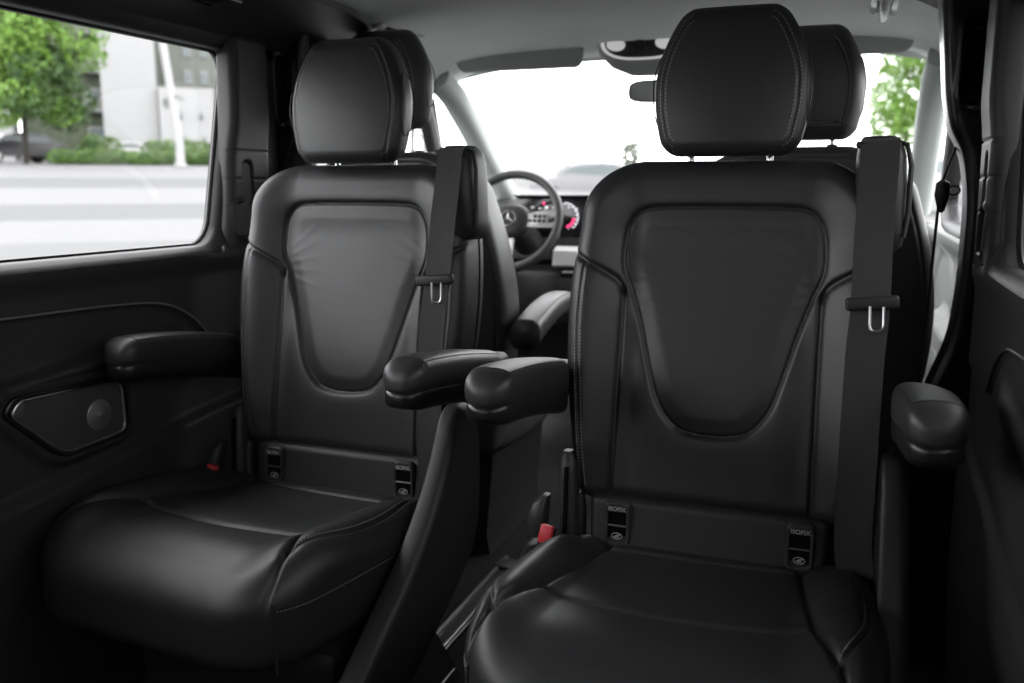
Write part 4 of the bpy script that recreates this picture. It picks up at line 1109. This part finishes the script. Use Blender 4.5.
def car(d, s_, rz, m, label, zoff=0, cat='car', scale=1.0):
    x, y, z = wp(d, s_); root = empty('car', (x, y, z + zoff), math.radians(44.4) + rz); tag(root, label, cat, None)
    root.scale = (scale,) * 3
    L = 4.2; b = MB()
    prof_ = [(-2.1, .35), (-2.12, .62), (-1.95, .80), (-1.2, .90), (-.62, 1.28), (-.3, 1.40), (.5, 1.43), (1.1, 1.36), (1.75, .98), (2.05, .90), (2.12, .62), (2.08, .32)]
    secs = []
    for yy, sc, dz in ((-.86, .96, -.05), (-.80, .99, 0), (-.6, 1, .01), (0, 1, .02), (.6, 1, .01), (.80, .99, 0), (.86, .96, -.05)):
        secs.append([(px * sc, yy * (1 if pz < .95 else .84), pz + (dz if pz > .5 else 0)) for px, pz in prof_])
    b.loft(secs).build('car_body', M[m], root)
    for sy in (-1, 1):
        MB().loft([[(px, sy * yy, pz) for px, pz in ((-1.05, .93), (-.58, 1.24), (.45, 1.33), (1.05, 1.26), (1.5, .97))] for yy in (.70, .815)]).build('side_glass', M['pane'], root, smooth=False)
    MB().loft([[(-1.17, yy, .935), (-.66, yy * .9, 1.29), (-.70, yy * .9, 1.31), (-1.22, yy, .95)] for yy in (-.66, .66)]).build('windscreen', M['pane'], root, smooth=False)
    for px in (-1.3, 1.3):
        for sy in (-1, 1):
            w_ = MB().lathe([(0, -.1), (.27, -.1), (.31, -.07), (.31, .07), (.27, .1), (0, .1)], 24, Matrix.Translation((px, sy * .76, .31)) @ Matrix.Rotation(PI / 2, 4, 'X')).build('wheel', M['tyre'], root)
            MB().lathe([(0, -.105), (.19, -.105), (.17, -.085), (.05, -.11), (0, -.11)] if sy > 0 else [(0, .105), (.19, .105), (.17, .085), (.05, .11), (0, .11)], 20, Matrix.Translation((px, sy * .76, .31)) @ Matrix.Rotation(PI / 2, 4, 'X')).build('hub_cap', M['satin'], w_)
    for sy in (-.6, .6): MB().box((2.07, sy, .72), (.08, .28, .12), bev=.02).build('tail_light', M['lamp_red'], root)
car(53.5, 1.25, 0, 'car_white', 'white car parked behind the low green hedge', .2, scale=.62)
car(50, -3.6, .5, 'car_dark', 'dark car with a red tail lamp, parked under the large tree')
car(52, -6.8, .2, 'car_dark', 'dark car at the far left edge of the side window')
car(55, 4.4, .1, 'car_white', 'white car behind the lamp post, at the right end of the hedge', .1, scale=.62)
# lamp post with two signs
x, y, z = wp(44, 3.3); lp = empty('lamp_post', (x, y, z)); tag(lp, 'tall white lamp post standing in front of the white wall', 'lamp post')
MB().tube([(0, 0, 0), (0, 0, 1.0), (-.85, -.1, 8.0)], [.20, .18, .16], n=12).build('post', M['pole'], lp)
MB().lathe([(0, 0), (.28, 0), (.28, .12), (.2, .16), (0, .16)], 20).build('post_foot', M['pole'], lp)
MB().tube([(-.6, 0, 2.95), (0, 0, 3.1), (.35, 0, 2.95)], .06, n=8).build('bracket', M['grey_wall'], lp)
MB().lathe([(0, -.03), (.24, -.03), (.24, .03), (0, .03)], 24, Matrix.Translation((-.45, -.1, 2.8)) @ Matrix.Rotation(PI / 2, 4, 'X')).build('sign_disc', M['grey_wall'], lp)
x, y, z = wp(44, 5.0); lp = empty('street_sign', (x, y, z)); tag(lp, 'small grey round street sign in front of the hedge, right of the lamp post', 'sign')
MB().tube([(0, 0, 0), (0, 0, 1.5)], .04, n=8).build('post', M['grey_wall'], lp)
MB().lathe([(0, -.03), (.25, -.03), (.25, .03), (0, .03)], 24, Matrix.Translation((0, 0, 1.3)) @ Matrix.Rotation(PI / 2, 4, 'X') ).build('sign_disc', M['white_wall'], lp)

# straight ahead: pale forecourt wall, blurred cars and greenery
tag(MB().box((2, 60, -.1), (90, 70, .3)).build('forecourt', M['road_light'], smooth=False), kind='structure')
def fwd(x, y, z0, name, label, cat): r = empty(name, (x, y, z0)); tag(r, label, cat); return r
for (x, y, h, r_, lab) in ((-10.1, 44, 3.4, .8, 'small bush seen through the right part of the windshield'), (2.6, 60, 9.2, 2.6, 'green tree seen past the front passenger headrest')):
    root = fwd(x, y, .05, 'tree', lab, 'tree')
    MB().tube([(0, 0, 0), (.1, 0, h * .4), (0, .1, h * .8)], [.2, .15, .05], n=8).build('trunk', M['bark'], root)
    mb = MB(); rr_ = random.Random(5); small = h < 5
    for k in range(14 if small else 30): blob_leaves(mb, (rr_.uniform(-.6, .6) * r_, rr_.uniform(-.6, .6) * r_, h * rr_.uniform(.45, .95)), (r_ * .4, r_ * .4, h * .12), 22 if small else 220, .15, rr_)
    obj('foliage', mb.v, mb.f, M['leaf_pale'] if small else M['leaf'], root, smooth=False)
def car_f(x, y, rz, m, lab, z0=.05):
    global wp
    keep = wp; wp = lambda d, s_, z=0: (x, y, z0); car(0, 0, rz, m, lab); wp = keep
car_f(-9.2, 33, .2 - .77, 'car_grey', 'pale car seen low through the windshield beside the steering wheel', .45)
car_f(1.3, 30, .9 - .77, 'car_grey', 'grey car seen through the windshield right of the passenger headrest', .45)

# ================================================================== LIGHT
w = bpy.data.worlds.new('world'); S.world = w; w.use_nodes = True; nt = w.node_tree; bg_ = nt.nodes['Background']
tc = nt.nodes.new('ShaderNodeTexCoord'); sx_ = nt.nodes.new('ShaderNodeSeparateXYZ'); rp = nt.nodes.new('ShaderNodeValToRGB')
nt.links.new(tc.outputs['Generated'], sx_.inputs[0]); nt.links.new(sx_.outputs['Z'], rp.inputs['Fac'])
rp.color_ramp.elements[0].position = 0; rp.color_ramp.elements[0].color = (.90, .91, .92, 1)
rp.color_ramp.elements[1].position = .6; rp.color_ramp.elements[1].color = (1.0, 1.0, 1.02, 1)
nt.links.new(rp.outputs['Color'], bg_.inputs['Color']); bg_.inputs['Strength'].default_value = 6.6
S.view_settings.view_transform = 'Standard'; S.view_settings.look = 'None'; S.view_settings.gamma = 1; S.view_settings.exposure = 0
S.view_settings.use_curve_mapping = False
